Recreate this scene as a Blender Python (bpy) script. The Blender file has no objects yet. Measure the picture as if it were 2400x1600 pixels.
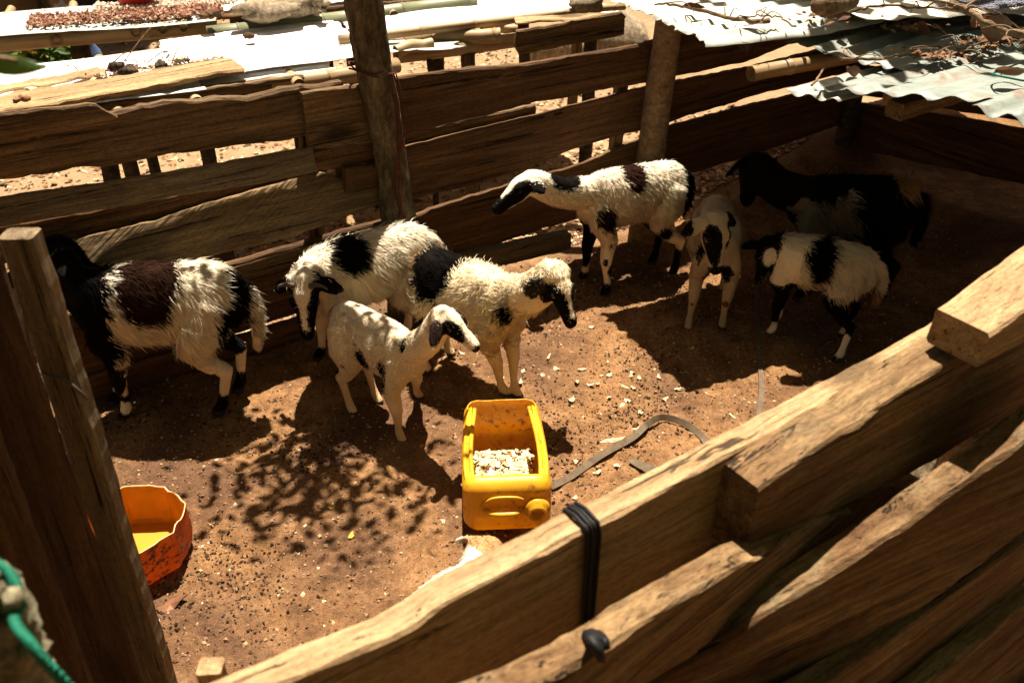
import bpy, math, random
import numpy as np
from mathutils import Vector, Matrix
R = math.radians
SC = bpy.context.scene
COL = SC.collection

# ------------------------------------------------------------------ camera, sky, sun, exposure
CAM_H, PITCH, LENS = 1.83, R(32.8), 33.0
cd = bpy.data.cameras.new('camera'); cam = bpy.data.objects.new('camera', cd); COL.objects.link(cam)
cam.location = (0, 0, CAM_H); cam.rotation_euler = (R(90) - PITCH, 0, 0)
cd.lens = LENS; cd.sensor_width = 36; cd.clip_start = .05; cd.clip_end = 300
cd.dof.use_dof = True; cd.dof.focus_distance = 2.95; cd.dof.aperture_fstop = 5.0
SC.camera = cam
SUN_EL, SUN_AZ = R(71), R(2)          # the sun stands high behind the pen, a touch to the right of straight ahead
w = bpy.data.worlds.new('World'); SC.world = w; w.use_nodes = True
wn = w.node_tree; bg = wn.nodes['Background']
sky = wn.nodes.new('ShaderNodeTexSky'); sky.sky_type = 'NISHITA'; sky.sun_disc = False
sky.sun_elevation = SUN_EL; sky.sun_rotation = SUN_AZ; sky.dust_density = 2.5; sky.ozone_density = .6
tint = wn.nodes.new('ShaderNodeMix'); tint.data_type = 'RGBA'; tint.blend_type = 'MULTIPLY'; tint.inputs[0].default_value = 1.0
tint.inputs[7].default_value = (.56, .4, .27, 1)      # the photograph's warm white balance, the same over the whole sky
wn.links.new(sky.outputs[0], tint.inputs[6]); wn.links.new(tint.outputs[2], bg.inputs[0]); bg.inputs[1].default_value = .05
sl = bpy.data.lights.new('sun', 'SUN'); sl.energy = 5.0; sl.angle = R(.5); sl.color = (1, .9, .77)
so = bpy.data.objects.new('sun', sl); COL.objects.link(so); so.location = (0, 6, 12)
sdir = Vector((math.cos(SUN_EL) * math.sin(SUN_AZ), math.cos(SUN_EL) * math.cos(SUN_AZ), math.sin(SUN_EL)))
so.rotation_euler = (-sdir).to_track_quat('-Z', 'Y').to_euler()
SC.view_settings.view_transform = 'Standard'; SC.view_settings.look = 'None'
SC.view_settings.exposure = 1.56; SC.view_settings.gamma = 1.0
SC.render.engine = 'CYCLES'
SC.cycles.max_bounces = 8; SC.cycles.diffuse_bounces = 5; SC.cycles.transparent_max_bounces = 6
SC.cycles.use_adaptive_sampling = True; SC.cycles.adaptive_threshold = .02
try: SC.cycles.use_denoising = True; SC.cycles.denoiser = 'OPENIMAGEDENOISE'
except Exception: pass

# ------------------------------------------------------------------ surveying: from a spot in the photograph to a place in the pen
FP = 2400 * LENS / 36; cP, sP = math.cos(PITCH), math.sin(PITCH)
def ray(x, y):
    u, v = (x - 1200) / FP, (800 - y) / FP
    return Vector((u, cP + v * sP, -sP + v * cP))
def G(x, y, z=0.0):                    # where that line of sight meets height z
    d = ray(x, y); t = (z - CAM_H) / d.z
    return Vector((d.x * t, d.y * t, z))
def AY(x, y, Y):                       # ... or distance Y
    d = ray(x, y); t = Y / d.y
    return Vector((d.x * t, Y, CAM_H + d.z * t))
class Plane:                           # an upright plane through two ground points: s along it, z up
    def __init__(s, A, B):
        s.A = Vector((A[0], A[1])); d = Vector((B[0], B[1])) - s.A
        s.u = d.normalized(); s.n = Vector((s.u.y, -s.u.x))   # n points to the camera side
        s.ang = math.atan2(s.u.y, s.u.x)
    def sz(s, x, y, off=0.0):
        d = ray(x, y); a = s.A + s.n * off
        t = (s.n.x * a.x + s.n.y * a.y) / (s.n.x * d.x + s.n.y * d.y)
        p = Vector((d.x * t, d.y * t))
        return ((p - s.A).dot(s.u), CAM_H + d.z * t)
    def w(s, ss, z, off=0.0):
        p = s.A + s.u * ss + s.n * off
        return Vector((p.x, p.y, z))

# ------------------------------------------------------------------ noise
def _hash(ix, iy, iz, seed):
    h = (ix * 374761393 + iy * 668265263 + iz * 2147483647 + seed * 974634777) & 0xffffffff
    h = ((h ^ (h >> 13)) * 1274126177) & 0xffffffff
    return ((h ^ (h >> 16)) & 0xffff) / 65535.0
def noise3(p, scale, seed=0):
    p = np.asarray(p, float) * scale
    i = np.floor(p).astype(np.int64); f = p - i; f = f * f * (3 - 2 * f)
    out = 0
    for a in (0, 1):
        for b in (0, 1):
            for c in (0, 1):
                wgt = (f[:, 0] if a else 1 - f[:, 0]) * (f[:, 1] if b else 1 - f[:, 1]) * (f[:, 2] if c else 1 - f[:, 2])
                out = out + wgt * _hash(i[:, 0] + a, i[:, 1] + b, i[:, 2] + c, seed)
    return out * 2 - 1
def fbm(p, scale, seed=0, octv=3):
    s, a = 0, 1.0
    for k in range(octv):
        s = s + a * noise3(p, scale * 2 ** k, seed + k); a *= .5
    return s
def _h1(i, seed):
    h = (i * 374761393 + seed * 974634777) & 0xffffffff
    h = ((h ^ (h >> 13)) * 1274126177) & 0xffffffff
    return ((h ^ (h >> 16)) & 0xffff) / 32767.5 - 1
def n1(x, seed=0):
    i = math.floor(x); f = x - i; f = f * f * (3 - 2 * f); a = _h1(i, seed); return a + (_h1(i + 1, seed) - a) * f

# ------------------------------------------------------------------ materials
MATS = {}
class NT:
    def __init__(s, name):
        s.m = bpy.data.materials.new(name); s.m.use_nodes = True; s.t = s.m.node_tree; s.n = s.t.nodes
        s.bsdf = s.n['Principled BSDF']; MATS[name] = s.m
    def new(s, typ, **kw):
        nd = s.n.new(typ)
        for k, v in kw.items():
            if k in nd.inputs: s.put(nd.inputs[k], v)
            else: setattr(nd, k, v)
        return nd
    def put(s, sock, v):
        if hasattr(v, 'is_output'): s.t.links.new(v, sock)
        else: sock.default_value = v
    def coords(s, scale, kind='Object', rnd=True, rot=None):
        tc = s.new('ShaderNodeTexCoord'); mp = s.new('ShaderNodeMapping'); mp.inputs['Scale'].default_value = scale
        if rot: mp.inputs['Rotation'].default_value = rot
        s.t.links.new(tc.outputs[kind], mp.inputs['Vector'])
        if rnd:
            oi = s.new('ShaderNodeObjectInfo'); mu = s.new('ShaderNodeMath', operation='MULTIPLY')
            s.put(mu.inputs[0], oi.outputs['Random']); mu.inputs[1].default_value = 37.0
            s.t.links.new(mu.outputs[0], mp.inputs['Location'])
        return mp.outputs[0]
    def noise(s, vec, scale, detail=6, rough=.6, dist=0.0):
        nd = s.new('ShaderNodeTexNoise'); s.put(nd.inputs['Vector'], vec)
        nd.inputs['Scale'].default_value = scale; nd.inputs['Detail'].default_value = detail
        nd.inputs['Roughness'].default_value = rough; nd.inputs['Distortion'].default_value = dist
        return nd.outputs['Fac']
    def ramp(s, fac, stops):
        r = s.new('ShaderNodeValToRGB'); s.put(r.inputs[0], fac); e = r.color_ramp.elements
        while len(e) < len(stops): e.new(.5)
        for el, (p, c) in zip(e, stops):
            el.position = p; el.color = (*c, 1) if len(c) == 3 else c
        return r.outputs[0]
    def mix(s, fac, a, b, mode='MIX'):
        m = s.new('ShaderNodeMix', data_type='RGBA', blend_type=mode)
        s.put(m.inputs[0], fac)
        for sock, v in ((m.inputs[6], a), (m.inputs[7], b)):
            if isinstance(v, tuple): v = (*v, 1) if len(v) == 3 else v
            s.put(sock, v)
        return m.outputs[2]
    def bump(s, h, strength, dist):
        b = s.new('ShaderNodeBump'); b.inputs['Strength'].default_value = strength; b.inputs['Distance'].default_value = dist
        s.put(b.inputs['Height'], h); s.put(s.bsdf.inputs['Normal'], b.outputs[0])
    def fin(s, col, rough=.85, spec=.2, metal=0.0):
        if isinstance(col, tuple): col = (*col, 1)
        s.put(s.bsdf.inputs['Base Color'], col); s.put(s.bsdf.inputs['Roughness'], rough)
        s.put(s.bsdf.inputs['Specular IOR Level'], spec); s.put(s.bsdf.inputs['Metallic'], metal)
        return s.m

def wood(name, dark, light, stain, stain_amt=.5, moss=None, sawn=False):
    t = NT(name)
    v = t.coords((2.4, 62, 62)); g = t.noise(v, 1.0, 8, .7, .8)
    v2 = t.coords((1.2, 5, 5)); big = t.noise(v2, 1.6, 5, .6, .4)
    v3 = t.coords((14, 260, 260)); fine = t.noise(v3, 1.0, 3, .6)
    c = t.ramp(g, [(.33, dark), (.5, tuple((a + b) / 2 for a, b in zip(dark, light))), (.66, light)])
    st = t.noise(t.coords((1.1, 17, 17)), 1.0, 4, .6, .8)
    c = t.mix(.55, c, t.ramp(st, [(.3, (.5,) * 3), (.5, (.95,) * 3), (.7, (1.5,) * 3)]), 'MULTIPLY')
    c = t.mix(t.ramp(big, [(.42, (0, 0, 0)), (.66, (stain_amt,) * 3)]), c, stain)
    if moss:
        v4 = t.coords((3, 7, 7)); mo = t.noise(v4, 1.7, 6, .7)
        c = t.mix(t.ramp(mo, [(.55, (0, 0, 0)), (.68, (.75,) * 3)]), c, moss)
    cr = t.ramp(t.noise(t.coords((1.6, 60, 60)), 1.0, 4, .7, 1.2), [(.32, (.16,) * 3), (.38, (1, 1, 1))])
    vo = t.new('ShaderNodeTexVoronoi'); t.put(vo.inputs['Vector'], t.coords((1.6, 4.5, 4.5))); vo.inputs['Scale'].default_value = 1.0
    c = t.mix(t.ramp(vo.outputs['Distance'], [(.06, (.85,) * 3), (.15, (0, 0, 0))]), c, tuple(x * .35 for x in dark))
    cr2 = t.ramp(t.noise(t.coords((.8, 38, 38)), 1.0, 5, .75, .5), [(.36, (.1,) * 3), (.385, (1, 1, 1))]); cr = t.mix(1.0, cr, cr2, 'MULTIPLY')
    c = t.mix(1.0, c, cr, 'MULTIPLY')
    c = t.mix(.35, c, t.ramp(fine, [(.3, (.55,) * 3), (.7, (1.25,) * 3)]), 'MULTIPLY')
    pit = t.noise(t.coords((1, 2.2, 2.2)), 75, 5, .75)
    c = t.mix(.6, c, t.ramp(pit, [(.36, (.45,) * 3), (.5, (1, 1, 1)), (.68, (1.3,) * 3)]), 'MULTIPLY')
    h = t.mix(.35, t.mix(.5, g, fine), pit); h = t.mix(1.0, h, cr, 'MULTIPLY')
    if sawn:   # saw kerfs left slanting across the face
        m2 = t.new('ShaderNodeMapping'); m2.inputs['Scale'].default_value = (3.5, 3.5, 85); t.put(m2.inputs['Vector'], t.coords((1, 1, 1), rot=(0, R(32), 0)))
        kf = t.noise(m2.outputs[0], 1.0, 3, .55)
        h = t.mix(.7, h, kf); t.bump(h, 1.0, .016); return t.fin(c, .8, .2)
    t.bump(h, 1.0, .006)
    return t.fin(c, .85, .2)
wood('old_wood', (.045, .025, .011), (.24, .15, .071), (.075, .038, .017), .6)
wood('brown_wood', (.045, .02, .008), (.165, .087, .036), (.06, .026, .01), .6)
wood('pale_wood', (.23, .14, .063), (.47, .32, .168), (.25, .14, .06), .5)
wood('grey_wood', (.08, .056, .03), (.24, .175, .1), (.1, .055, .026), .6)
wood('split_wood', (.085, .046, .017), (.31, .195, .09), (.07, .026, .008), .88, (.19, .14, .075))
wood('gate_wood', (.035, .017, .007), (.12, .066, .03), (.05, .018, .007), .75)
wood('sawn_wood', (.08, .05, .022), (.26, .17, .08), (.1, .055, .024), .5, None, True)

def bark(name, a, b, c3):
    t = NT(name)
    v = t.coords((9, 9, 3), rnd=False); n = t.noise(v, 4, 8, .7); n2 = t.noise(t.coords((1, 1, 1), rnd=False), 60, 4, .7)
    c = t.ramp(n, [(.3, a), (.5, b), (.72, c3)])
    c = t.mix(.5, c, t.ramp(n2, [(.35, (.4,) * 3), (.65, (1.3,) * 3)]), 'MULTIPLY')
    t.bump(t.mix(.5, n, n2), 1.0, .012)
    return t.fin(c, .95, .1)
bark('tree_bark', (.03, .022, .012), (.11, .08, .045), (.25, .2, .125))
bark('pole_bark', (.14, .085, .045), (.25, .165, .095), (.33, .23, .14))
bark('dark_bark', (.02, .015, .01), (.06, .042, .027), (.11, .08, .05))
bark('moss_bark', (.1, .09, .05), (.24, .21, .13), (.42, .36, .24))
bark('stone', (.13, .095, .06), (.26, .2, .13), (.4, .33, .22))
bark('twig_bark', (.08, .05, .03), (.2, .13, .075), (.3, .21, .13))

def bamboo():
    t = NT('bamboo')
    v = t.coords((1.5, 20, 20)); n = t.noise(v, 2, 5, .6)
    c = t.ramp(n, [(.3, (.2, .12, .05)), (.6, (.36, .25, .13)), (.8, (.48, .38, .24))])
    t.bump(n, .4, .003); t.fin(c, .55, .35)
    t = NT('green_bamboo'); v = t.coords((1.5, 20, 20)); n = t.noise(v, 2, 5, .6)
    t.bump(n, .3, .002); t.fin(t.ramp(n, [(.3, (.1, .1, .045)), (.7, (.22, .22, .13))]), .5, .35)
bamboo()

def tin(name, base, rust, rust_lo, rust_hi):
    t = NT(name)
    v = t.coords((1, 1, 1)); n = t.noise(v, 9, 8, .7, .3); n2 = t.noise(v, 120, 3, .6); n3 = t.noise(t.coords((2.2, 9, 9)), 3, 6, .65)
    c = t.mix(t.ramp(n3, [(.35, (0, 0, 0)), (.7, (1, 1, 1))]), base, tuple(x * .6 for x in base))
    c = t.mix(t.ramp(n, [(rust_lo, (0, 0, 0)), (rust_hi, (1, 1, 1))]), c, rust)
    c = t.mix(t.ramp(n2, [(.68, (0, 0, 0)), (.74, (.7,) * 3)]), c, tuple(x * .6 for x in rust))
    t.bump(n2, .2, .001)
    return t.fin(c, t.ramp(n, [(.4, (.5,) * 3), (.7, (.8,) * 3)]), .4, .15)
tin('green_tin', (.23, .26, .225), (.17, .09, .05), .53, .7)
tin('bright_tin', (.8, .79, .75), (.5, .34, .2), .69, .8)
tin('dull_tin', (.46, .46, .39), (.3, .18, .1), .64, .78)

def plain(name, col, rough=.6, spec=.3, var=.25, sc=14, bump=.15, bd=.004):
    t = NT(name); n = t.noise(t.coords((1, 1, 1)), sc, 6, .65)
    c = t.mix(t.ramp(n, [(.3, (0, 0, 0)), (.72, (1, 1, 1))]), tuple(x * (1 - var) for x in col), tuple(min(1, x * (1 + var)) for x in col))
    t.bump(n, bump, bd); return t.fin(c, rough, spec)
plain('rubber', (.009, .008, .008), .6, .2)
plain('strap', (.12, .085, .052), .8, .2, .35, 40)
plain('green_rope', (.0, .1, .055), .7, .3, .4, 60, .6, .004)
plain('dry_leaf', (.16, .07, .03), .6, .3, .5, 12)
plain('pale_peel', (.5, .4, .24), .7, .25, .3, 30)
plain('red_sack', (.55, .03, .025), .55, .3, .35, 10, .6, .02)
plain('red_plastic', (.6, .008, .012), .4, .4, .1)
plain('tarp', (.66, .6, .48), .6, .25, .15, 6, .4, .02)
plain('net_thread', (.16, .16, .2), .8, .2, .5, 30)
plain('horn', (.06, .045, .032), .5, .35, .4, 30)
plain('eye_dark', (.012, .008, .005), .1, .6, .1)
plain('mud_wall', (.3, .175, .08), .95, .1, .3, 5, .6, .02)
plain('cloth_dark', (.02, .02, .022), .8, .2, .4)
plain('blue_plastic', (.08, .14, .3), .45, .4, .2)
plain('yellow_rag', (.5, .32, .06), .8, .2, .4)
plain('wire', (.05, .035, .025), .6, .4, .3)
plain('red_cord', (.085, .026, .018), .85, .15, .6, 60)

def leafmat(name, col, trans):
    t = NT(name); n = t.noise(t.coords((1, 1, 1), rnd=False), 9, 3)
    c = t.mix(n, tuple(x * .6 for x in col), tuple(x * 1.4 for x in col)); t.fin(c, .5, .3)
    tr = t.new('ShaderNodeBsdfTranslucent'); t.put(tr.inputs[0], (*trans, 1)); mx = t.new('ShaderNodeMixShader'); mx.inputs[0].default_value = .4
    t.t.links.new(t.bsdf.outputs[0], mx.inputs[1]); t.t.links.new(tr.outputs[0], mx.inputs[2])
    t.t.links.new(mx.outputs[0], t.n['Material Output'].inputs[0])
leafmat('green_leaf', (.05, .09, .022), (.14, .25, .035))

def plastic(name, col, deep, dirt, dirt_lo, trans=.35):
    t = NT(name); v = t.coords((1, 1, 1), rnd=False)
    n = t.noise(v, 7, 5, .6); n2 = t.noise(v, 55, 6, .7); n3 = t.noise(v, 5, 4, .6)
    c = t.mix(t.ramp(n, [(.35, (0, 0, 0)), (.7, (1, 1, 1))]), col, deep)
    mask = t.mix(1.0, t.ramp(n2, [(dirt_lo, (0, 0, 0)), (dirt_lo + .07, (1, 1, 1))]), t.ramp(n3, [(.42, (0, 0, 0)), (.6, (1, 1, 1))]), 'MULTIPLY')
    c = t.mix(mask, c, dirt); t.bump(n2, .12, .002); t.fin(c, .42, .4)
    tr = t.new('ShaderNodeBsdfTranslucent'); t.put(tr.inputs[0], c); mx = t.new('ShaderNodeMixShader'); mx.inputs[0].default_value = trans
    t.t.links.new(t.bsdf.outputs[0], mx.inputs[1]); t.t.links.new(tr.outputs[0], mx.inputs[2])
    t.t.links.new(mx.outputs[0], t.n['Material Output'].inputs[0])
plastic('yellow_plastic', (.84, .5, .022), (.72, .35, .016), (.3, .13, .03), .55)
plastic('orange_plastic', (.62, .16, .014), (.5, .1, .01), (.07, .03, .018), .5, .45)
plastic('orange_plastic_lit', (.78, .42, .03), (.7, .34, .02), (.6, .3, .03), .7, .5)  # inside of the orange bowl: glow of light through its wall put into the colour
plain('cut_edge', (.62, .45, .24), .6, .3, .1)

def coat():
    t = NT('coat'); a = t.new('ShaderNodeAttribute', attribute_name='Col'); n = t.noise(t.coords((1, 1, 1), rnd=False), 160, 3)
    c = t.mix(.35, a.outputs['Color'], t.ramp(n, [(.3, (.6,) * 3), (.7, (1.2,) * 3)]), 'MULTIPLY')
    t.bump(n, .3, .002); t.fin(c, .85, .05)
    t = NT('fleece'); a = t.new('ShaderNodeAttribute', attribute_name='Col'); t.fin(a.outputs['Color'], .8, .04)
    tr = t.new('ShaderNodeBsdfTranslucent'); t.put(tr.inputs[0], a.outputs['Color']); mx = t.new('ShaderNodeMixShader'); mx.inputs[0].default_value = .3
    t.t.links.new(t.bsdf.outputs[0], mx.inputs[1]); t.t.links.new(tr.outputs[0], mx.inputs[2])
    t.t.links.new(mx.outputs[0], t.n['Material Output'].inputs[0])
    t = NT('scatter'); a = t.new('ShaderNodeAttribute', attribute_name='Col'); t.fin(a.outputs['Color'], .9, .1)
coat()

def dirt():
    t = NT('dirt'); v = t.coords((1, 1, 1), rnd=False)
    big = t.noise(v, 1.7, 5, .6, .5); med = t.noise(v, 9, 7, .7); fine = t.noise(v, 70, 6, .75); grit = t.noise(v, 260, 3, .7)
    c = t.ramp(med, [(.3, (.135, .068, .028)), (.5, (.26, .134, .056)), (.7, (.355, .2, .093))])
    c = t.mix(t.ramp(big, [(.45, (0, 0, 0)), (.6, (.8,) * 3)]), c, (.1, .052, .03))
    c = t.mix(.75, c, t.ramp(fine, [(.3, (.35,) * 3), (.5, (.95,) * 3), (.72, (1.45,) * 3)]), 'MULTIPLY')
    c = t.mix(.6, c, t.ramp(grit, [(.34, (.4,) * 3), (.6, (1.2,) * 3)]), 'MULTIPLY')
    sep = t.new('ShaderNodeSeparateXYZ'); t.put(sep.inputs[0], v)   # the yard behind the fence is drier and paler
    # yard = beyond the line of the back fence
    mth = t.new('ShaderNodeMath', operation='MULTIPLY_ADD'); t.put(mth.inputs[0], sep.outputs[0]); mth.inputs[1].default_value = -.64; t.put(mth.inputs[2], sep.outputs[1])
    mr = t.new('ShaderNodeMapRange'); t.put(mr.inputs[0], mth.outputs[0]); mr.inputs[1].default_value = 3.34; mr.inputs[2].default_value = 3.6
    c = t.mix(mr.outputs[0], c, t.mix(med, (.16, .09, .045), (.44, .31, .175)))
    h = t.mix(.5, t.mix(.5, med, fine), grit); t.bump(h, 1.0, .012)
    t.fin(c, .95, .1)
dirt()

# ------------------------------------------------------------------ mesh helpers
def tag(o, label=None, cat=None, group=None, kind=None):
    if label: o['label'] = label
    if cat: o['category'] = cat
    if group: o['group'] = group
    if kind: o['kind'] = kind
    return o
def empty(name, loc=(0, 0, 0), rz=0.0):
    o = bpy.data.objects.new(name, None); COL.objects.link(o); o.location = loc; o.rotation_euler.z = rz
    o.empty_display_size = .05
    return o
def link(name, me, mat, parent=None, world=True):
    """link a mesh; parent keeps the world place of the part"""
    o = bpy.data.objects.new(name, me); COL.objects.link(o)
    for m in ([mat] if isinstance(mat, str) else mat): me.materials.append(MATS[m])
    if parent is not None:
        o.parent = parent
        if world: o.matrix_parent_inverse = parent_mat(parent).inverted()
    return o
def parent_mat(o):
    m = o.matrix_basis.copy(); p = o
    while p.parent is not None:
        m = p.parent.matrix_basis @ p.matrix_parent_inverse @ m; p = p.parent
    return m
class MB:
    def __init__(s): s.v = []; s.f = []; s.mi = []
    def add(s, vs, fs, mi=0):
        k = len(s.v); s.v += [tuple(p) for p in vs]; s.f += [tuple(i + k for i in f) for f in fs]; s.mi += [mi] * len(fs)
    def tube(s, pts, rad, n=10, cap=True, squash=None, mi=0, jit=0.0, rng=None):
        pts = [Vector(p) for p in pts]; rings = []; up = None
        if not hasattr(rad, '__len__'): rad = [rad] * len(pts)
        for i, p in enumerate(pts):
            d = (pts[min(i + 1, len(pts) - 1)] - pts[max(i - 1, 0)]).normalized()
            if up is None: up = Vector((0, 0, 1)) if abs(d.z) < .9 else Vector((1, 0, 0))
            sx = d.cross(up).normalized(); up = sx.cross(d).normalized()
            a, b = (rad[i], rad[i]) if not hasattr(rad[i], '__len__') else rad[i]
            ring = []
            for k in range(n):
                th = 2 * math.pi * k / n; j = 1 + (rng.uniform(-jit, jit) if rng else 0)
                ring.append(p + sx * (a * math.cos(th) * j) + up * (b * math.sin(th) * j))
            rings.append(ring)
        vs = [q for r in rings for q in r]; fs = []
        for i in range(len(pts) - 1):
            for k in range(n):
                k2 = (k + 1) % n; fs.append((i * n + k, i * n + k2, (i + 1) * n + k2, (i + 1) * n + k))
        if cap:
            fs.append(tuple(range(n - 1, -1, -1))); m = (len(pts) - 1) * n; fs.append(tuple(m + k for k in range(n)))
        s.add(vs, fs, mi)
    def box(s, lo, hi, mi=0):
        x0, y0, z0 = lo; x1, y1, z1 = hi
        s.add([(x0, y0, z0), (x1, y0, z0), (x1, y1, z0), (x0, y1, z0), (x0, y0, z1), (x1, y0, z1), (x1, y1, z1), (x0, y1, z1)],
              [(3, 2, 1, 0), (4, 5, 6, 7), (0, 1, 5, 4), (1, 2, 6, 5), (2, 3, 7, 6), (3, 0, 4, 7)], mi)
    def mesh(s, name, smooth=False):
        me = bpy.data.meshes.new(name); me.from_pydata(s.v, [], s.f); me.update()
        if any(s.mi): me.polygons.foreach_set('material_index', s.mi)
        if smooth: me.polygons.foreach_set('use_smooth', [True] * len(me.polygons))
        return me
    def build(s, name, mat, parent=None, smooth=False): return link(name, s.mesh(name, smooth), mat, parent)
def lerp_poly(poly, s):
    if s <= poly[0][0]: a, b = poly[0], poly[1] if len(poly) > 1 else poly[0]
    elif s >= poly[-1][0]: a, b = poly[-2], poly[-1]
    else:
        for a, b in zip(poly, poly[1:]):
            if a[0] <= s <= b[0]: break
    if b[0] == a[0]: return a[1]
    t = (s - a[0]) / (b[0] - a[0])
    if len(poly) > 2: t = max(-.4, min(1.4, t))
    return a[1] + t * (b[1] - a[1])
SEED = [100]
def board_mesh(s0, s1, top, bot, thick, rag=.004, ragb=None, endj=.006, warp=.004, bevel=.005, chips=0.0):
    """a rough sawn board in (s, depth, z): top and bottom edges follow polylines and are ragged"""
    SEED[0] += 1; sd = SEED[0]; ragb = rag if ragb is None else ragb
    n = max(8, int((s1 - s0) / .022)); sm = (s0 + s1) / 2; zm = (lerp_poly(top, sm) + lerp_poly(bot, sm)) / 2
    b = MB(); vs = []; rows = 5
    for i in range(n + 1):
        s = s0 + (s1 - s0) * i / n
        zt = lerp_poly(top, s) + rag * (.32 * n1(s * 5, sd) + .45 * n1(s * 26, sd + 1) + .45 * n1(s * 70, sd + 2)); zb = lerp_poly(bot, s) + ragb * (n1(s * 8, sd + 3) + .6 * n1(s * 33, sd + 4))
        if chips: zt -= chips * max(0, n1(s * 14, sd + 8) - .25) * 1.6
        y = warp * n1(s * 2.1, sd + 5)
        e = endj * (n1(i, sd + 6)) if i in (0, n) else 0
        bv = bevel * (1 + .6 * n1(s * 25, sd + 7)); h = thick / 2
        prof = [(-h, zb + bv), (-h + bv * .7, zb), (h - bv * .7, zb), (h, zb + bv), (h, zb + (zt - zb) * .35), (h, zb + (zt - zb) * .7), (h, zt - bv * (1 + chips * 60)), (h - bv * (.7 + chips * 60), zt), (-h + bv * .7, zt + .15 * rag * n1(s * 50, sd + 9)), (-h, zt - bv), (-h, zb + (zt - zb) * .6)]
        for k, (py, pz) in enumerate(prof):
            ex = e + (endj * .7 * n1(pz * 40, sd + 11 + (i > 0)) if i in (0, n) else 0)
            vs.append((s - sm + ex, py + y + .0016 * n1(s * 22 + k * 5, sd + 12), pz - zm))
        m = len(prof)
    fs = []
    for i in range(n):
        for k in range(m):
            k2 = (k + 1) % m; fs.append((i * m + k, (i + 1) * m + k, (i + 1) * m + k2, i * m + k2))
    fs.append(tuple(range(m))); fs.append(tuple(n * m + k for k in range(m - 1, -1, -1)))
    b.add(vs, fs); return b, sm, zm
def board(plane, top, bot, thick, off, mat, parent, name='plank', ends=None, **kw):
    """top / bot: polylines of photo points on the upright plane; the board is a real board of that size hung there.
    local y points away from the camera side; off > 0 brings it toward the camera"""
    tp = sorted(plane.sz(x, y, off) for x, y in top); bt = sorted(plane.sz(x, y, off) for x, y in bot)
    s0 = min(tp[0][0], bt[0][0]); s1 = max(tp[-1][0], bt[-1][0])
    if ends: s0, s1 = ends
    b, sm, zm = board_mesh(s0, s1, tp, bt, thick, **kw)
    b.v = [(x, -y, z) for x, y, z in b.v]; b.f = [tuple(reversed(f)) for f in b.f]
    me = b.mesh(name)
    o = link(name, me, mat, parent, world=False)
    o.matrix_basis = Matrix.Translation(plane.w(sm, zm, off - thick / 2)) @ Matrix.Rotation(plane.ang, 4, 'Z')
    if parent is not None: o.matrix_parent_inverse = parent_mat(parent).inverted()
    return o
def free_board(p0, p1, width, thick, mat, parent=None, name='plank', up=Vector((0, 0, 1)), **kw):
    p0, p1 = Vector(p0), Vector(p1); L = (p1 - p0).length
    b, sm, zm = board_mesh(0, L, [(0, width / 2), (L, width / 2)], [(0, -width / 2), (L, -width / 2)], thick, **kw)
    x = (p1 - p0).normalized(); y = Vector(up).cross(x).normalized(); z = x.cross(y)
    M = Matrix((x, y, z)).transposed().to_4x4(); M.translation = (p0 + p1) / 2
    o = link(name, b.mesh(name), mat, parent, world=False); o.matrix_basis = M
    if parent is not None: o.matrix_parent_inverse = parent_mat(parent).inverted()
    return o
def pole(p0, p1, r0, r1, mat, parent=None, name='pole', n=14, nodes=None, bend=.01, hollow=False, seg=10, jit=.03):
    """a round pole along its own x axis; nodes = spacing of bamboo joints"""
    SEED[0] += 1; rng = random.Random(SEED[0])
    p0, p1 = Vector(p0), Vector(p1); L = (p1 - p0).length; ts = [i / seg for i in range(seg + 1)]
    rad = {}
    if nodes:
        k = nodes * rng.uniform(.3, .8)
        while k < L:
            t = k / L
            for dt, m in ((-.012, 1.0), (-.004, 1.1), (.004, 1.1), (.012, 1.0)):
                tt = t + dt * .25 / max(L, .2)
                if 0 < tt < 1: ts.append(tt); rad[tt] = m
            k += nodes * rng.uniform(.85, 1.15)
        ts.sort()
    pts = [(t * L - L / 2, bend * math.sin(t * 5 + SEED[0]), bend * n1(t * 2.5, SEED[0])) for t in ts]
    rr = [(r0 + (r1 - r0) * t) * rad.get(t, 1.0) * (1 + .04 * n1(t * 9, SEED[0] + 2)) for t in ts]
    b = MB(); b.tube(pts, rr, n, cap=not hollow, jit=jit if not nodes else 0, rng=rng)
    if hollow:
        for e, t in ((0, ts[0]), (-1, ts[-1])):
            c = pts[e]; dx = .025 if e == 0 else -.025
            b.tube([c, (c[0] + dx, c[1], c[2])], [rr[e] * .99, rr[e] * .78], n, cap=False)
            q = (c[0] + dx, c[1], c[2]); b.tube([q, (q[0] + dx * .02, q[1], q[2])], [rr[e] * .78, .0005], n, cap=False)
    x = (p1 - p0).normalized(); up = Vector((0, 0, 1)) if abs(x.z) < .95 else Vector((1, 0, 0))
    y = up.cross(x).normalized(); z = x.cross(y); M = Matrix((x, y, z)).transposed().to_4x4(); M.translation = (p0 + p1) / 2
    o = link(name, b.mesh(name, True), mat, parent, world=False); o.matrix_basis = M
    if parent is not None: o.matrix_parent_inverse = parent_mat(parent).inverted()
    return o
def spline(pts, n=8):
    pts = [Vector(p) for p in pts]; out = []
    for i in range(len(pts) - 1):
        a, b, c, d = pts[max(i - 1, 0)], pts[i], pts[i + 1], pts[min(i + 2, len(pts) - 1)]
        for k in range(n):
            t = k / n; out.append(.5 * ((2 * b) + (c - a) * t + (2 * a - 5 * b + 4 * c - d) * t * t + (3 * b - a - 3 * c + d) * t ** 3))
    return out + [pts[-1]]
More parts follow.
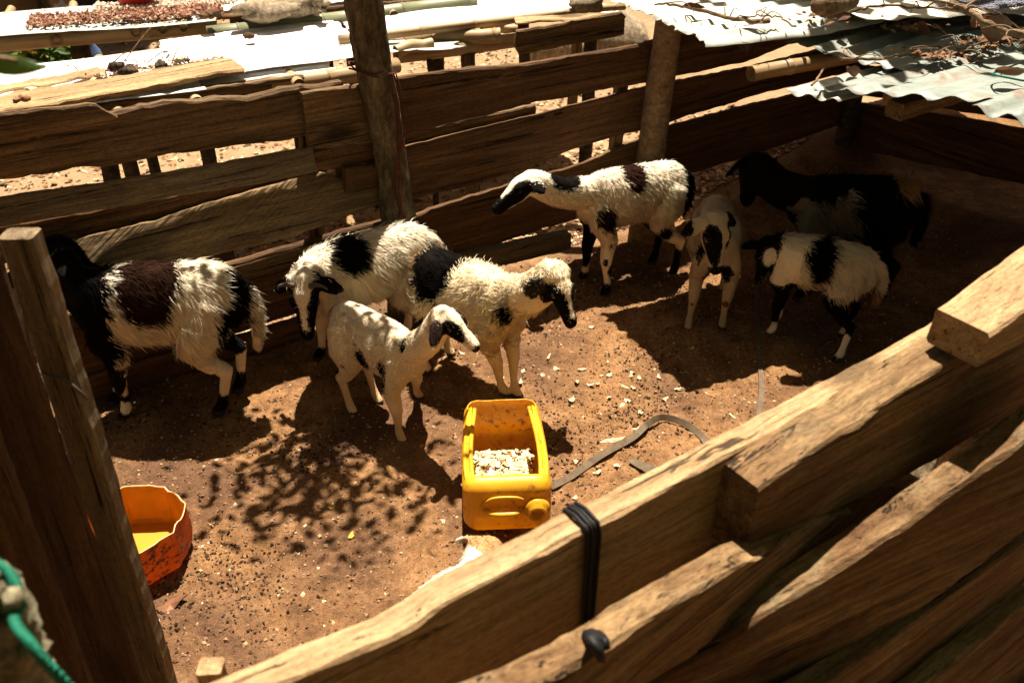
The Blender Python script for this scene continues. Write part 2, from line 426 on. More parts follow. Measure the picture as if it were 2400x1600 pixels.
def ribbon(pts, width, thick, up=None, n=10):
    """flat strap along a spline; up(t) gives the strap's face normal"""
    P = spline(pts, n); b = MB(); vs = []
    for i, p in enumerate(P):
        d = (P[min(i + 1, len(P) - 1)] - P[max(i - 1, 0)]).normalized()
        u = up(i / (len(P) - 1)) if up else Vector((0, 0, 1)); s = d.cross(u).normalized(); u = s.cross(d)
        vs += [p + s * width / 2 + u * thick / 2, p - s * width / 2 + u * thick / 2, p - s * width / 2 - u * thick / 2, p + s * width / 2 - u * thick / 2]
    fs = [(i * 4 + k, i * 4 + (k + 1) % 4, i * 4 + 4 + (k + 1) % 4, i * 4 + 4 + k) for i in range(len(P) - 1) for k in range(4)]
    m = (len(P) - 1) * 4; fs += [(3, 2, 1, 0), (m, m + 1, m + 2, m + 3)]; b.add(vs, fs); return b
def set_col(me, cols):
    a = me.color_attributes.new('Col', 'FLOAT_COLOR', 'POINT'); c = np.ones((len(me.vertices), 4)); c[:, :3] = cols
    a.data.foreach_set('color', c.ravel())

# ------------------------------------------------------------------ fence lines
BACK = Plane(G(230, 940), G(1480, 555))
CORNER = BACK.w(BACK.sz(1975, 365)[0], 0)
RIGHT = Plane(CORNER, CORNER + Vector((.56, -.83, 0)))
NEAR = Plane(G(600, 1590, .9), G(2200, 760, .9))
NEAR = Plane(G(800, 1538, .9), G(1600, 1129, .9))

# ------------------------------------------------------------------ ground
_hr = random.Random(404)
HOOF = [(_hr.uniform(-1.4, 1.5), _hr.uniform(1.2, 3.5), *(lambda a: (math.cos(a), math.sin(a)))(_hr.uniform(0, 3.14))) for _ in range(170)]
def ground_h(x, y):
    x = np.asarray(x, float); y = np.asarray(y, float); p = np.stack([x, y, np.zeros_like(x)], -1)
    h = .010 * fbm(p, 1.6, 3, 3) + .008 * fbm(p, 9, 9, 3) + .005 * fbm(p, 38, 17, 2)
    # soil banked up in the far corner of the pen and outside the fence there
    d = np.clip((-.54 * x + .84 * y - 2.45) / .5, 0, 1) * np.clip((x - .55) / .7, 0, 1)
    h = h + .13 * d * d * (3 - 2 * d)
    d2 = np.clip((.84 * x + .54 * y - 3.1) / .6, 0, 1); h = h + .1 * d2 * d2
    inn = (x > -1.8) & (x < 1.9) & (y > .9) & (y < 3.8)
    if inn.any():
        xi, yi = x[inn], y[inn]; dh = np.zeros_like(xi)
        for hx_, hy_, c_, s_h in HOOF:
            a = (xi - hx_) * c_ + (yi - hy_) * s_h; b_ = -(xi - hx_) * s_h + (yi - hy_) * c_; q = (a / .026) ** 2 + (b_ / .017) ** 2
            dh += np.where(q < 6, -.009 * np.exp(-q * 1.3) + .004 * np.exp(-(q - 1.8) ** 2 * 1.5), 0)
        h = h.copy(); h[inn] += dh
    far = np.clip((np.hypot(x, y) - 9) / 20, 0, 1); return h + far * .4 * fbm(p, .12, 5, 2)
def axis(a, b, fine, far, lo, hi):
    core = list(np.arange(a, b, fine)); out = []; s = fine; v = b
    while v < hi: out.append(v); s *= far; v += s
    pre = []; s = fine; v = a - fine
    while v > lo: pre.append(v); s *= far; v -= s
    return np.array([lo] + pre[::-1] + core + out + [hi])
xs = axis(-1.75, 2.0, .0095, 1.14, -70, 70); ys = axis(1.0, 4.0, .0095, 1.14, -40, 90)
X, Y = np.meshgrid(xs, ys); Z = ground_h(X.ravel(), Y.ravel())
gm = bpy.data.meshes.new('ground'); nx, ny = len(xs), len(ys)
idx = np.arange(nx * ny).reshape(ny, nx)
fc = np.stack([idx[:-1, :-1], idx[:-1, 1:], idx[1:, 1:], idx[1:, :-1]], -1).reshape(-1, 4)
gm.from_pydata(np.stack([X.ravel(), Y.ravel(), Z], -1).tolist(), [], fc.tolist()); gm.update()
gm.polygons.foreach_set('use_smooth', [True] * len(gm.polygons))
tag(link('ground', gm, 'dirt'), kind='structure')
def gz(x, y): return float(ground_h(np.array([x]), np.array([y]))[0])

# ------------------------------------------------------------------ back fence
bf = empty('plank_fence', BACK.w(1.0, 0)); tag(bf, 'weathered brown plank fence along the back of the sheep pen', 'fence')
def bp(top, bot, thick=.026, off=0.0, mat='old_wood', **kw): return board(BACK, top, bot, thick, off, mat, bf, **kw)
bp([(-70, 312), (0, 300), (258, 266), (380, 241), (585, 227), (706, 204), (800, 196)], [(-70, 432), (0, 421), (345, 372), (723, 320), (800, 310)], .034, -.012, rag=.006, chips=.006)
bp([(-70, 272), (0, 265), (220, 243), (262, 268)], [(-70, 345), (0, 334), (276, 285)], .018, .016, rag=.004)
bp([(711, 219), (800, 207), (890, 194)], [(722, 353), (800, 344), (890, 332)], .026, .02)
bp([(722, 353), (890, 330)], [(730, 402), (890, 380)], .022, .006, mat='brown_wood')
bp([(-70, 482), (0, 470), (379, 410), (735, 347)], [(-70, 552), (0, 537), (172, 506), (516, 444), (738, 409)], .03, .035, mat='grey_wood', rag=.004).rotation_euler.x = R(-16)
bp([(-70, 545), (170, 500), (500, 440), (760, 388)], [(-70, 640), (150, 590), (430, 525), (770, 428)], .022, -.02, mat='brown_wood')
bp([(130, 583), (165, 571), (380, 521), (500, 481), (765, 408), (812, 428), (890, 402)], [(130, 690), (300, 655), (440, 616), (510, 595), (690, 552), (890, 478)], .03, .03, mat='sawn_wood', rag=.004).rotation_euler.x = R(-25)
bp([(814, 396), (905, 378)], [(817, 452), (905, 437)], .03, .04, mat='brown_wood')
bp([(130, 748), (300, 696), (510, 630), (800, 545), (930, 512)], [(130, 905), (300, 850), (565, 778), (700, 735), (930, 670)], .03, .0, mat='brown_wood', rag=.003)
bp([(300, 702), (510, 642), (800, 556), (890, 532)], [(300, 735), (510, 672), (800, 588), (890, 560)], .016, .022, mat='old_wood', rag=.003)
bp([(150, 902), (203, 886), (380, 832), (565, 790), (720, 744)], [(150, 968), (230, 945), (700, 802), (730, 794)], .032, .012, mat='brown_wood')
# right of the tree
bp([(880, 190), (943, 181), (1041, 169), (1240, 150), (1530, 101)], [(880, 330), (957, 313), (1134, 272), (1248, 241), (1530, 191)], .026, .0, mat='brown_wood', rag=.003)
bp([(1030, 170), (1110, 158), (1248, 149)], [(1030, 215), (1248, 195)], .016, -.03, rag=.004)
bp([(880, 330), (957, 310), (1250, 247)], [(880, 368), (957, 352), (1256, 282)], .022, -.03, mat='old_wood')
bp([(880, 362), (955, 345), (1255, 272), (1520, 205)], [(880, 492), (962, 470), (1213, 406), (1365, 344), (1520, 300)], .026, .002, mat='brown_wood', rag=.003)
bp([(880, 536), (962, 510), (1055, 478), (1144, 451), (1372, 382), (1500, 330)], [(880, 662), (960, 640), (1093, 597), (1250, 545), (1520, 462)], .026, .0, mat='brown_wood', rag=.004)
bp([(990, 626), (1003, 622), (1093, 601), (1251, 564), (1335, 548)], [(990, 672), (1103, 640), (1282, 598), (1335, 585)], .05, .045, mat='grey_wood', rag=.002)
# under the roof
bp([(1520, 98), (1700, 62), (1980, 8)], [(1520, 191), (1568, 182), (1750, 148), (1850, 105), (1980, 85)], .026, -.0, mat='brown_wood')
bp([(1520, 206), (1568, 194), (1760, 160), (1880, 128), (1990, 100)], [(1520, 300), (1555, 291), (1700, 246), (1890, 194), (1990, 168)], .026, .0, mat='brown_wood')
bp([(1510, 314), (1555, 301), (1700, 262), (1890, 216), (1985, 188)], [(1510, 440), (1570, 420), (1735, 374), (1945, 303), (1985, 290)], .026, .0, mat='brown_wood')
pole(BACK.w(BACK.sz(1490, 480)[0], -.05, .05), BACK.w(BACK.sz(1552, 66)[0], 1.02, .05), .062, .052, 'pole_bark', bf, 'post', bend=.008)
pole(BACK.w(BACK.sz(1960, 355)[0], -.05, .03), BACK.w(BACK.sz(1985, 205)[0] + .02, .98, .03), .045, .04, 'dark_bark', bf, 'post', bend=.006)
for x, y0, z1 in ((718, 900, .84), (1462, 560, .8)):
    s = BACK.sz(x, y0 * .0 + 300)[0]
    free_board(BACK.w(s, -.03, -.06), BACK.w(s + .02, z1, -.06), .055, .035, 'split_wood', bf, 'stake', up=Vector((BACK.u.x, BACK.u.y, 0)))

# ------------------------------------------------------------------ right fence, in the dark
rf = empty('plank_fence', RIGHT.w(.4, 0)); tag(rf, 'dark plank fence closing the right end under the tin roof', 'fence')
def rp(top, bot, thick=.026, off=0.0, mat='brown_wood', **kw): return board(RIGHT, top, bot, thick, off, mat, rf, **kw)
rp([(1995, 240), (2185, 265), (2400, 303), (2620, 345)], [(1993, 348), (2400, 434), (2620, 482)])
rp([(1995, 150), (2400, 205), (2620, 240)], [(1995, 222), (2400, 286), (2620, 325)])
rp([(1985, 60), (2620, 140)], [(1985, 140), (2620, 228)])
pole(RIGHT.w(1.05, -.05, -.05), RIGHT.w(1.05, 1.05, -.05), .05, .045, 'dark_bark', rf, 'post')

# ------------------------------------------------------------------ near fence
nf = empty('plank_fence', NEAR.w(.5, 0)); tag(nf, 'thick sunlit board fence in the foreground, camera side in shade', 'fence')
def np_(top, bot, thick, off, mat='pale_wood', **kw): return board(NEAR, top, bot, thick, off, mat, nf, **kw)
np_([(520, 1660), (800, 1538), (920, 1488), (972, 1462), (1060, 1402), (1144, 1362), (1371, 1243), (1482, 1192), (1600, 1129), (1700, 1072), (2250, 775)],
    [(520, 1960), (1000, 1690), (1213, 1568), (1365, 1474), (1500, 1402), (1600, 1346), (1690, 1300), (2250, 960)], .046, 0, rag=.0035, chips=.004, bevel=.004)
np_([(1787, 1143), (1982, 1007), (2240, 838), (2520, 655)], [(1745, 1325), (1925, 1214), (2135, 1107), (2320, 1000), (2520, 880)], .072, .076, rag=.003, chips=.007, mat='split_wood', endj=.004)
np_([(2327, 780), (2400, 724), (2520, 632)], [(2323, 846), (2400, 800), (2520, 722)], .1, .125, mat='pale_wood', rag=.002)
NEAR1 = Plane(NEAR.w(NEAR.sz(1337, 1563)[0], 0, .14), NEAR.w(NEAR.sz(2135, 1135)[0], 0, .03))   # lower board, swung out at its left end
board(NEAR1, [(1100, 1690), (1337, 1563), (1427, 1518), (1600, 1407), (1688, 1356), (1930, 1215), (2135, 1135)], [(1100, 1850), (1600, 1560), (2040, 1282), (2135, 1232)], .05, 0, 'split_wood', nf, rag=.003, chips=.004)
NEAR2 = Plane(NEAR.w(NEAR.sz(1600, 1556)[0], 0, .14), NEAR.w(NEAR.sz(2400, 1034)[0], 0, .28))   # this board swings out at its right end
board(NEAR2, [(1250, 1790), (1600, 1556), (2040, 1286), (2135, 1226), (2400, 1034), (2520, 950)], [(1400, 1850), (1780, 1660), (2040, 1520), (2200, 1400), (2365, 1272), (2520, 1160)], .055, 0, 'split_wood', nf, rag=.004, chips=.008)
np_([(1700, 1750), (2040, 1532), (2200, 1412), (2368, 1290)], [(1760, 1850), (2110, 1630), (2368, 1420)], .04, .2, mat='split_wood', rag=.003)
np_([(1900, 1790), (2120, 1640), (2470, 1370)], [(2000, 1900), (2470, 1560)], .04, .24, mat='split_wood', rag=.003, chips=.004)
for s, z in ((.18, .52), (1.55, .8)): pole(NEAR.w(s, -.05, -.09), NEAR.w(s, z, -.09), .03, .028, 'pole_bark', nf, 'post')
st = G(497, 1556, .74)
free_board((st.x, st.y, -.05), (st.x - .005, st.y, .74), .038, .03, 'pale_wood', nf, 'stake', up=Vector((1, 0, 0)))
tr = pole((1.02, 1.86, -.04), (1.62, 1.98, .82), .085, .075, 'tree_bark', None, 'tree_stump', bend=.015, n=18, jit=.08)
tag(tr, 'leaning rough barked trunk just inside the foreground fence at right edge', 'tree trunk')

# ------------------------------------------------------------------ upright boards at the left foreground
gt = empty('board_gate', (-.72, 1.2, 0)); tag(gt, 'tall upright boards standing at the left edge, nearest to the camera', 'gate')
pa = G(46, 548, 1.17)
def upright(x, y, z, wd, th, ang, mat, name='plank', **kw):
    return free_board((x, y, -.05), (x, y, z), wd, th, mat, gt, name, up=Vector((math.cos(ang), math.sin(ang), 0)), **kw)
upright(pa.x, pa.y, 1.17, .058, .042, R(0), 'grey_wood', 'post', rag=.002, endj=.003)
upright(pa.x - .058, pa.y - .075, 1.32, .115, .022, R(6), 'gate_wood', rag=.002)
upright(pa.x - .085, pa.y - .175, 1.25, .1, .028, R(10), 'gate_wood', rag=.002)
upright(pa.x - .16, pa.y - .27, 1.3, .12, .028, R(12), 'gate_wood', rag=.002)
b = MB(); a = AY(118, 905, pa.y - .03); b.tube(spline([AY(98, 870, pa.y - .03), AY(118, 880, pa.y - .032), AY(150, 888, pa.y - .03), AY(190, 920, pa.y - .03), AY(205, 935, pa.y - .01)]), .003, 6)
b.build('nail_wire', 'wire', gt, True)
# mossy branch and green rope at the lower left corner
b = MB(); rng = random.Random(5)
c0 = [AY(-60, 1400, .62), AY(-15, 1470, .63), AY(35, 1560, .64), AY(70, 1680, .64)]
P = spline(c0, 8); b.tube(P, [.034 + .01 * n1(i * .9, 4) for i in range(len(P))], 22, jit=.16, rng=rng)
for i in range(26):
    p = P[rng.randrange(len(P))] + Vector((rng.uniform(-.03, .045), rng.uniform(-.03, .02), rng.uniform(0, .05))); r = rng.uniform(.006, .013)
    b.tube([p, p + Vector((r, 0, r * 1.6))], [r, r * .7], 6)
tag(b.build('mossy_branch', 'moss_bark', None, True), 'blurred mossy lichen covered branch in the lower left corner', 'branch')
b = MB(); gr = spline([AY(-20, 1310, .66), AY(28, 1350, .64), AY(44, 1410, .62), AY(34, 1455, .6), AY(66, 1500, .57), AY(112, 1555, .56), AY(190, 1640, .56)], 34)
for ph in (0, 2.1, 4.2):
    q = []
    for i, p in enumerate(gr):
        a = i * .42 + ph; q.append(p + Vector((math.cos(a), 0, math.sin(a))) * .003)
    b.tube(q, .0036, 6)
tag(b.build('green_rope', 'green_rope', None, True), 'green twisted rope hanging beside the upright boards at left', 'rope')

# ------------------------------------------------------------------ black rubber strap knotted round the near board
zt = .905; s_ = NEAR.sz(1385, 1235)[0]
rs = empty('rubber_strap', NEAR.w(s_, .9)); tag(rs, 'black rubber strap wrapped round the sunlit foreground board', 'strap')
for k in range(4):
    ds = (k - 1.5) * .0066; j = .002 * (k % 2)
    dn = (k - 1.5) * .004
    path = [NEAR.w(s_ + ds * .9 - .012, .62, -.058), NEAR.w(s_ + ds, .88, -.053 - j), NEAR.w(s_ + ds, .905 + j, -.048), NEAR.w(s_ + ds, .911 + j, -.025), NEAR.w(s_ + ds, .907 + j, .002), NEAR.w(s_ + ds, .89, .006 + j), NEAR.w(s_ + ds * .9, .75, .005 + j), NEAR.w(s_ + dn, .615, .006)]
    pts = path; P = []
    for a, c in zip(pts, pts[1:]):
        for t in range(4): P.append(a.lerp(c, t / 4))
    P.append(pts[-1]); b = MB(); b.tube(P, [(.0036, .003)] * len(P), 8); b.build('band', 'rubber', rs, True)
def np3(x, y, off): return NEAR.w(*NEAR.sz(x, y, off), off)
b = MB(); b.tube(spline([np3(1376, 1455, .012), np3(1384, 1476, .08), np3(1392, 1496, .155), np3(1402, 1524, .16), np3(1408, 1542, .158)], 6), [(.004 + .009 * math.sin(min(1, i / 21) * 2.6) * (1 + .5 * n1(i * .8, 3)), .003 + .005 * math.sin(min(1, i / 21) * 2.6)) for i in range(25)], 9, jit=.2, rng=rng)
b.tube(spline([np3(1380, 1470, .05), np3(1398, 1478, .11), np3(1416, 1496, .15), np3(1420, 1520, .158)], 6), [(.006, .003)] * 19, 7, jit=.15, rng=rng)
b.build('knot', 'rubber', rs, True)
b = MB(); b.tube(spline([np3(1345, 1495, -.05), np3(1322, 1515, -.055), np3(1300, 1530, -.06), np3(1284, 1545, -.06), np3(1288, 1575, -.06)], 6), [.006 + .009 * math.sin(i / 24 * 5) ** 2 for i in range(25)], 9, jit=.12, rng=rng)
b.build('loose_end', 'rubber', rs, True)

# ------------------------------------------------------------------ tree at the back fence
tp = BACK.w(BACK.sz(925, 540)[0], 0, .07)
tree = empty('tree', tp); tag(tree, 'slim living tree trunk used as a fence post, with red cord', 'tree')
b = MB(); rng = random.Random(11); P = []
for t in range(76):
    z = -.05 + t * .0293
    P.append(tp + Vector((-.085 * max(0, z - .25) + .012 * n1(z * 3, 3), .01 * n1(z * 3, 8), z)))
b.tube(P, [.062 - .012 * min(1, t / 75) + .006 * n1(t * .17, 9) + .0025 * n1(t * .9, 19) + (.012 if t < 6 else 0) for t in range(76)], 30, jit=.05, rng=rng); P = P[::3]
ends = []
for a, zz, L in ((3.7, 22, .36), (4.3, 23, .42), (4.75, 24, .4), (5.2, 25, .42), (5.7, 23, .4)):
    p = P[zz]; d = Vector((math.cos(a) * .8, math.sin(a) * .7, .62)).normalized(); q = [p + d * (L * k / 5) + Vector((0, 0, .05 * k * k / 25)) + Vector((rng.uniform(-.02, .02), rng.uniform(-.02, .02), 0)) for k in range(6)]
    b.tube(q, [.022 - .0034 * k for k in range(6)], 8); ends += q[2:]
b.build('trunk', 'tree_bark', tree, True)
def leaf_cloud(pts, n, spread, size, rng, zmin=None):
    m = MB()
    for i in range(n):
        c = rng.choice(pts) + Vector((rng.gauss(0, spread), rng.gauss(0, spread), rng.gauss(0, spread * .7)))
        if zmin and c.z < zmin: continue
        d = Vector((rng.uniform(-1, 1), rng.uniform(-1, 1), rng.uniform(-.7, .3))).normalized(); u = d.cross(Vector((rng.uniform(-1, 1), rng.uniform(-1, 1), 1.5))).normalized(); L = size * rng.uniform(.6, 1.3); W = L * .3
        nn = d.cross(u).normalized() * (L * .08)
        m.add([c, c + d * L * .3 + u * W - nn, c + d * L * .7 + u * W * .8 - nn, c + d * L, c + d * L * .7 - u * W * .8 - nn, c + d * L * .3 - u * W - nn, c + d * L * .5], [(0, 1, 2, 6), (6, 2, 3), (6, 3, 4), (0, 6, 4, 5)])
    return m
leaf_cloud(ends, 480, .1, .045, rng, 1.6).build('crown', 'green_leaf', tree)
# red cord round the trunk and hanging down
b = MB()
for k in range(2):
    zc = .93 + k * .012; cx = P[13]; b.tube([Vector((cx.x, cx.y, zc)) + Vector((math.cos(a) * .066, math.sin(a) * .066, .012 * math.sin(a * 2 + k))) for a in [2 * math.pi * i / 24 for i in range(25)]], .003, 6)
for k in range(4):
    x0 = P[12].x + .05 + k * .006
    b.tube(spline([(x0 + .01, tp.y - .045 + k * .004, .93), (x0 + .022 + .004 * k, tp.y - .05, .82), (x0 + .02, tp.y - .048, .7), (P[6].x + .03 - .01 * k, tp.y - .066, .55), (P[4].x + .01 * k, tp.y - .072, .4), (P[3].x - .01, tp.y - .075, .3)]), .0028, 5)
b.build('cord', 'red_cord', tree, True)
# second tree beyond the right end, its boughs reach over the roof
t2 = empty('tree', (3.05, 4.6, 0)); tag(t2, 'shade tree beyond the right end whose boughs dapple the tin roof', 'tree')
b = MB(); rng = random.Random(31); P2 = [Vector((3.05 - .05 * k, 4.6 - .02 * k, -.1 + .28 * k)) for k in range(11)]; b.tube(P2, [.13 - .007 * k for k in range(11)], 16, jit=.06, rng=rng); ends = []
for tx, ty, tz in ((1.2, 3.35, 2.5), (1.75, 3.5, 2.55), (2.1, 3.0, 2.5), (1.0, 4.0, 2.75), (2.6, 3.6, 2.9)):
    q = spline([P2[9], Vector((2.45, 4.3, 2.6)).lerp(Vector((tx, ty, tz)), .25), Vector((tx, ty, tz)).lerp(P2[9], .35) + Vector((0, 0, .12)), (tx, ty, tz)], 5); b.tube(q, [.05 - .0026 * k for k in range(len(q))], 8); ends += q[8:]
b.build('trunk', 'tree_bark', t2, True)
leaf_cloud(ends, 300, .2, .13, rng).build('crown', 'green_leaf', t2)

# unseen leafy tree added behind the camera to block sky fill
t4 = empty('tree', (-.6, -2.2, 0)); tag(t4, 'broad leafy tree out of view, added behind the camera to block sky light', 'tree')
b = MB(); rng = random.Random(77); P4 = [Vector((-.6 + .04 * k, -2.2, -.1 + .4 * k)) for k in range(9)]; b.tube(P4, [.17 - .012 * k for k in range(9)], 16, jit=.06, rng=rng)
for k in range(7): e = Vector((rng.uniform(-2.6, 2.6), rng.uniform(-3.2, -1.2), rng.uniform(2.2, 4.2))); b.tube(spline([P4[5 + k % 3], P4[6].lerp(e, .5) + Vector((0, 0, .3)), e], 5), [.06 - .0045 * i for i in range(11)], 8)
b.build('trunk', 'tree_bark', t4, True)
leaf_cloud([Vector((rng.uniform(-3.4, 3.4), rng.uniform(-3.4, -1.3), rng.uniform(.7, 4.6))) for i in range(90)], 3000, .3, .3, rng).build('crown', 'green_leaf', t4)

q = []  # leaves added overhead, out of view, to shade ground on the camera side
while len(q) < 110:
    x, y = rng.uniform(-2.6, 3.2), rng.uniform(-1.6, 2.4)
    if y < .98 + .716 * x - .15: q.append(Vector((x, y - .35, rng.uniform(2.7, 3.5))))
b = MB()
for e in q[::12]: b.tube(spline([P4[6], P4[7].lerp(e, .5) + Vector((0, 0, .4)), e], 5), [.05 - .004 * i for i in range(11)], 7)
b.build('added_bough', 'tree_bark', t4, True)
leaf_cloud(q, 1900, .16, .2, rng, 2.3).build('added_shade_foliage', 'green_leaf', t4)

# ------------------------------------------------------------------ corrugated sheets
def tin_sheet(name, corner, u, v, Lu, Lv, mat, parent, amp=.009, pitch=.07, bow=.0, ragged=.0, curl=0.0, zv=0.0, seed=1, phase=0.0):
    """ridges run along u; the sheet spans Lu x Lv from its corner; zv = rise along v"""
    c = Vector(corner); u = Vector((*u, 0)).normalized(); v = Vector((*v, 0)).normalized()
    nu = max(10, int(Lu / .05)); nv = max(8, int(Lv / pitch * 8)); b = MB(); top = []
    for j in range(nv + 1):
        tv = Lv * j / nv
        e0 = ragged * (n1(tv * 45, seed) + .5 * n1(tv * 130, seed + 1)); e1 = ragged * n1(tv * 45, seed + 2)
        for i in range(nu + 1):
            tu = e0 + (Lu + e1 - e0) * i / nu; fv = j / nv
            edge = ragged * .6 * n1(tu * 40, seed + 5) * (1 if j == 0 else 0)
            z = amp * math.sin(2 * math.pi * tv / pitch + phase) + bow * n1(tu * 2.2, seed + 3) + .5 * bow * n1(tv * 5 + tu * 3, seed + 4) + zv * fv - curl * max(0, 1 - tv / .08) ** 2
            top.append(c + u * tu + v * (tv + edge) + Vector((0, 0, z)))
    n = len(top); W = nu + 1; vs = top + [p - Vector((0, 0, .0012)) for p in top]; fs = []
    for j in range(nv):
        for i in range(nu):
            a = j * W + i; fs.append((a, a + 1, a + W + 1, a + W)); fs.append((n + a, n + a + W, n + a + W + 1, n + a + 1))
    for i in range(nu): fs.append((i, n + i, n + i + 1, i + 1)); k = nv * W + i; fs.append((k, k + 1, n + k + 1, n + k))
    for j in range(nv): k = j * W; fs.append((k, k + W, n + k + W, n + k)); k = j * W + nu; fs.append((k, n + k, n + k + W, k + W))
    b.add(vs, fs); me = b.mesh(name, True)
    o = link(name, me, mat, parent, world=False); me.transform(Matrix.Translation(-c)); o.location = c
    if parent is not None: o.matrix_parent_inverse = parent_mat(parent).inverted()
    return o
roof = empty('tin_roof', (1.3, 3.3, 0)); tag(roof, 'low lean-to roof of grey green corrugated sheets over the right end', 'roof')
uA, vA = (.91, .41), (-.43, .9)
tin_sheet('corrugated_sheet', (.595, 2.9, 1.05), uA, vA, 1.15, .56, 'dull_tin', roof, amp=.006, pitch=.062, bow=.012, ragged=.014, curl=.02, seed=41)
tin_sheet('corrugated_sheet', (1.154, 2.767, 1.0), (.82, .57), (-.59, .8), 1.2, .44, 'green_tin', roof, amp=.007, pitch=.075, bow=.014, ragged=.012, seed=45)
tin_sheet('corrugated_sheet', (1.36, 2.16, 1.085), (.84, .54), (-.66, .75), 1.5, .70, 'green_tin', roof, amp=.0075, pitch=.1, bow=.012, ragged=.006, zv=-.11, seed=52)
tin_sheet('corrugated_sheet', (.93, 2.62, .955), (.84, .54), (-.8, .6), .42, .16, 'dull_tin', roof, amp=.008, pitch=.07, bow=.006, ragged=.004, zv=.0, seed=55)
tin_sheet('corrugated_sheet', (1.5, 1.55, 1.16), (.84, .54), (-.54, .84), 1.6, .75, 'green_tin', roof, amp=.012, pitch=.09, bow=.01, ragged=.006, zv=-.07, seed=58)
tin_sheet('corrugated_sheet', (1.15, 3.3, 1.07), uA, vA, 1.7, .8, 'dull_tin', roof, amp=.008, pitch=.075, bow=.012, ragged=.008, seed=61)
tin_sheet('corrugated_sheet', (.92, 3.92, 1.1), uA, vA, 1.8, .7, 'dull_tin', roof, amp=.008, pitch=.075, bow=.012, ragged=.008, seed=63)
pole(G(1757, 178, .93), G(2075, 128, .95) + Vector((.3, .19, 0)), .024, .026, 'bamboo', roof, 'bamboo_pole', nodes=.3, hollow=True)
pole(G(2092, 228, .93), G(2092, 228, .93) + Vector((.75, .5, .02)), .031, .033, 'pole_bark', roof, 'rafter', bend=.006)
free_board(G(2098, 262, .93), G(2200, 222, .95) + Vector((.6, .4, 0)), .05, .06, 'grey_wood', roof, 'rafter')
pole((.5, 3.72, 1.0), (1.75, 4.42, 1.04), .035, .03, 'dark_bark', roof, 'rafter')
pole((.75, 3.05, 1.0), (1.1, 4.1, 1.02), .028, .026, 'dark_bark', roof, 'rafter')
pole((2.35, 2.5, -.05), (2.35, 2.5, 1.06), .05, .045, 'dark_bark', roof, 'post')
pole((1.75, 1.62, -.05), (1.75, 1.62, 1.12), .05, .045, 'dark_bark', roof, 'post')
pole((1.62, 1.5, 1.1), (2.5, 3.0, 1.02), .03, .03, 'dark_bark', roof, 'rafter')
# plastic sheet, thrown over the back of the roof
def cloth(name, corner, u, v, Lu, Lv, amp, seed, mat, res=.03):
    c = Vector(corner); u = Vector((*u, 0)).normalized(); v = Vector((*v, 0)).normalized(); nu, nv = int(Lu / res), int(Lv / res); vs = []
    for j in range(nv + 1):
        for i in range(nu + 1):
            a, d = Lu * i / nu, Lv * j / nv
            z = amp * (n1(a * 5 + 1.3 * d, seed) + .8 * n1(d * 8 - a, seed + 1) + .5 * n1(a * 17 + d * 13, seed + 2))
            vs.append(c + u * a + v * (d + .03 * n1(a * 6, seed + 3)) + Vector((0, 0, z)))
    W = nu + 1; b = MB(); b.add(vs, [(j * W + i, j * W + i + 1, (j + 1) * W + i + 1, (j + 1) * W + i) for j in range(nv) for i in range(nu)])
    o = b.build(name, mat, None, True); o.modifiers.new('thick', 'SOLIDIFY').thickness = .0015
    return o
tag(cloth('plastic_sheet', G(2030, 52, 1.075), (.97, .22), (-.22, .97), 1.1, .75, .011, 71, 'tarp'), 'crumpled cream plastic sheet lying on the roof at top right', 'plastic sheet')
# woven net
b = MB(); o0 = G(2262, 36, 1.095); uu = Vector((.93, .1, 0)); vv = Vector((-.1, .95, 0))
def nz(a, d): return .012 * n1(a * 9, 5) + .01 * n1(d * 8 + a * 3, 6) + .012
for k in range(34):
    d = k * .011; b.tube([o0 + uu * a + vv * d + Vector((0, 0, nz(a, d) + .002 * ((k + m) % 2))) for m, a in enumerate(np.arange(0, .6, .03))], .0024, 4)
for k in range(50):
    a = k * .0115; b.tube([o0 + uu * a + vv * d + Vector((0, 0, nz(a, d) + .002 * ((k + m + 1) % 2))) for m, d in enumerate(np.arange(0, .36, .03))], .0024, 4)
tag(b.build('woven_net', 'net_thread', None, True), 'grey blue woven net heaped on the cream plastic at top right corner', 'net')
# dry branches on the roof
def branch(name, pts, r0, r1, label, seed, twigs=6, tl=.14, mat='twig_bark'):
    rng = random.Random(seed); P = spline(pts, 7); b = MB(); n = len(P)
    P = [p + Vector((rng.gauss(0, .003), rng.gauss(0, .003), rng.gauss(0, .002))) for p in P]
    b.tube(P, [r0 + (r1 - r0) * i / (n - 1) for i in range(n)], 8, jit=.12, rng=rng)
    for k in range(twigs):
        i = rng.randrange(2, n); p = P[i]; a = rng.uniform(0, 6.28); d = Vector((math.cos(a), math.sin(a), rng.uniform(0, .5))) * tl * rng.uniform(.5, 1.2); q = p + d * .5 + Vector((rng.gauss(0, .012), rng.gauss(0, .012), rng.uniform(0, .02)))
        b.tube(spline([p, q, p + d + Vector((0, 0, -.01))], 4), [max(.0012, r1 * .9 * (1 - j / 9)) for j in range(9)], 5)
    return tag(b.build(name, mat, None, True), label, 'branch')
zA = 1.066
branch('dry_branch', [G(1800, 50, zA + .004), G(1720, 46, zA + .006), G(1650, 26, zA + .01), G(1580, 12, zA + .02), G(1540, 10, zA + .03)], .0085, .003, 'short brown forked branch lying on the left roof sheet', 1, 9, .1)
branch('dry_branch', [G(1860, 62, zA), G(1830, 40, zA + .01), G(1780, 36, zA + .02), G(1710, 42, zA + .014)], .003, .002, 'thin curved twig beside the forked branch on the roof', 2, 2, .05)
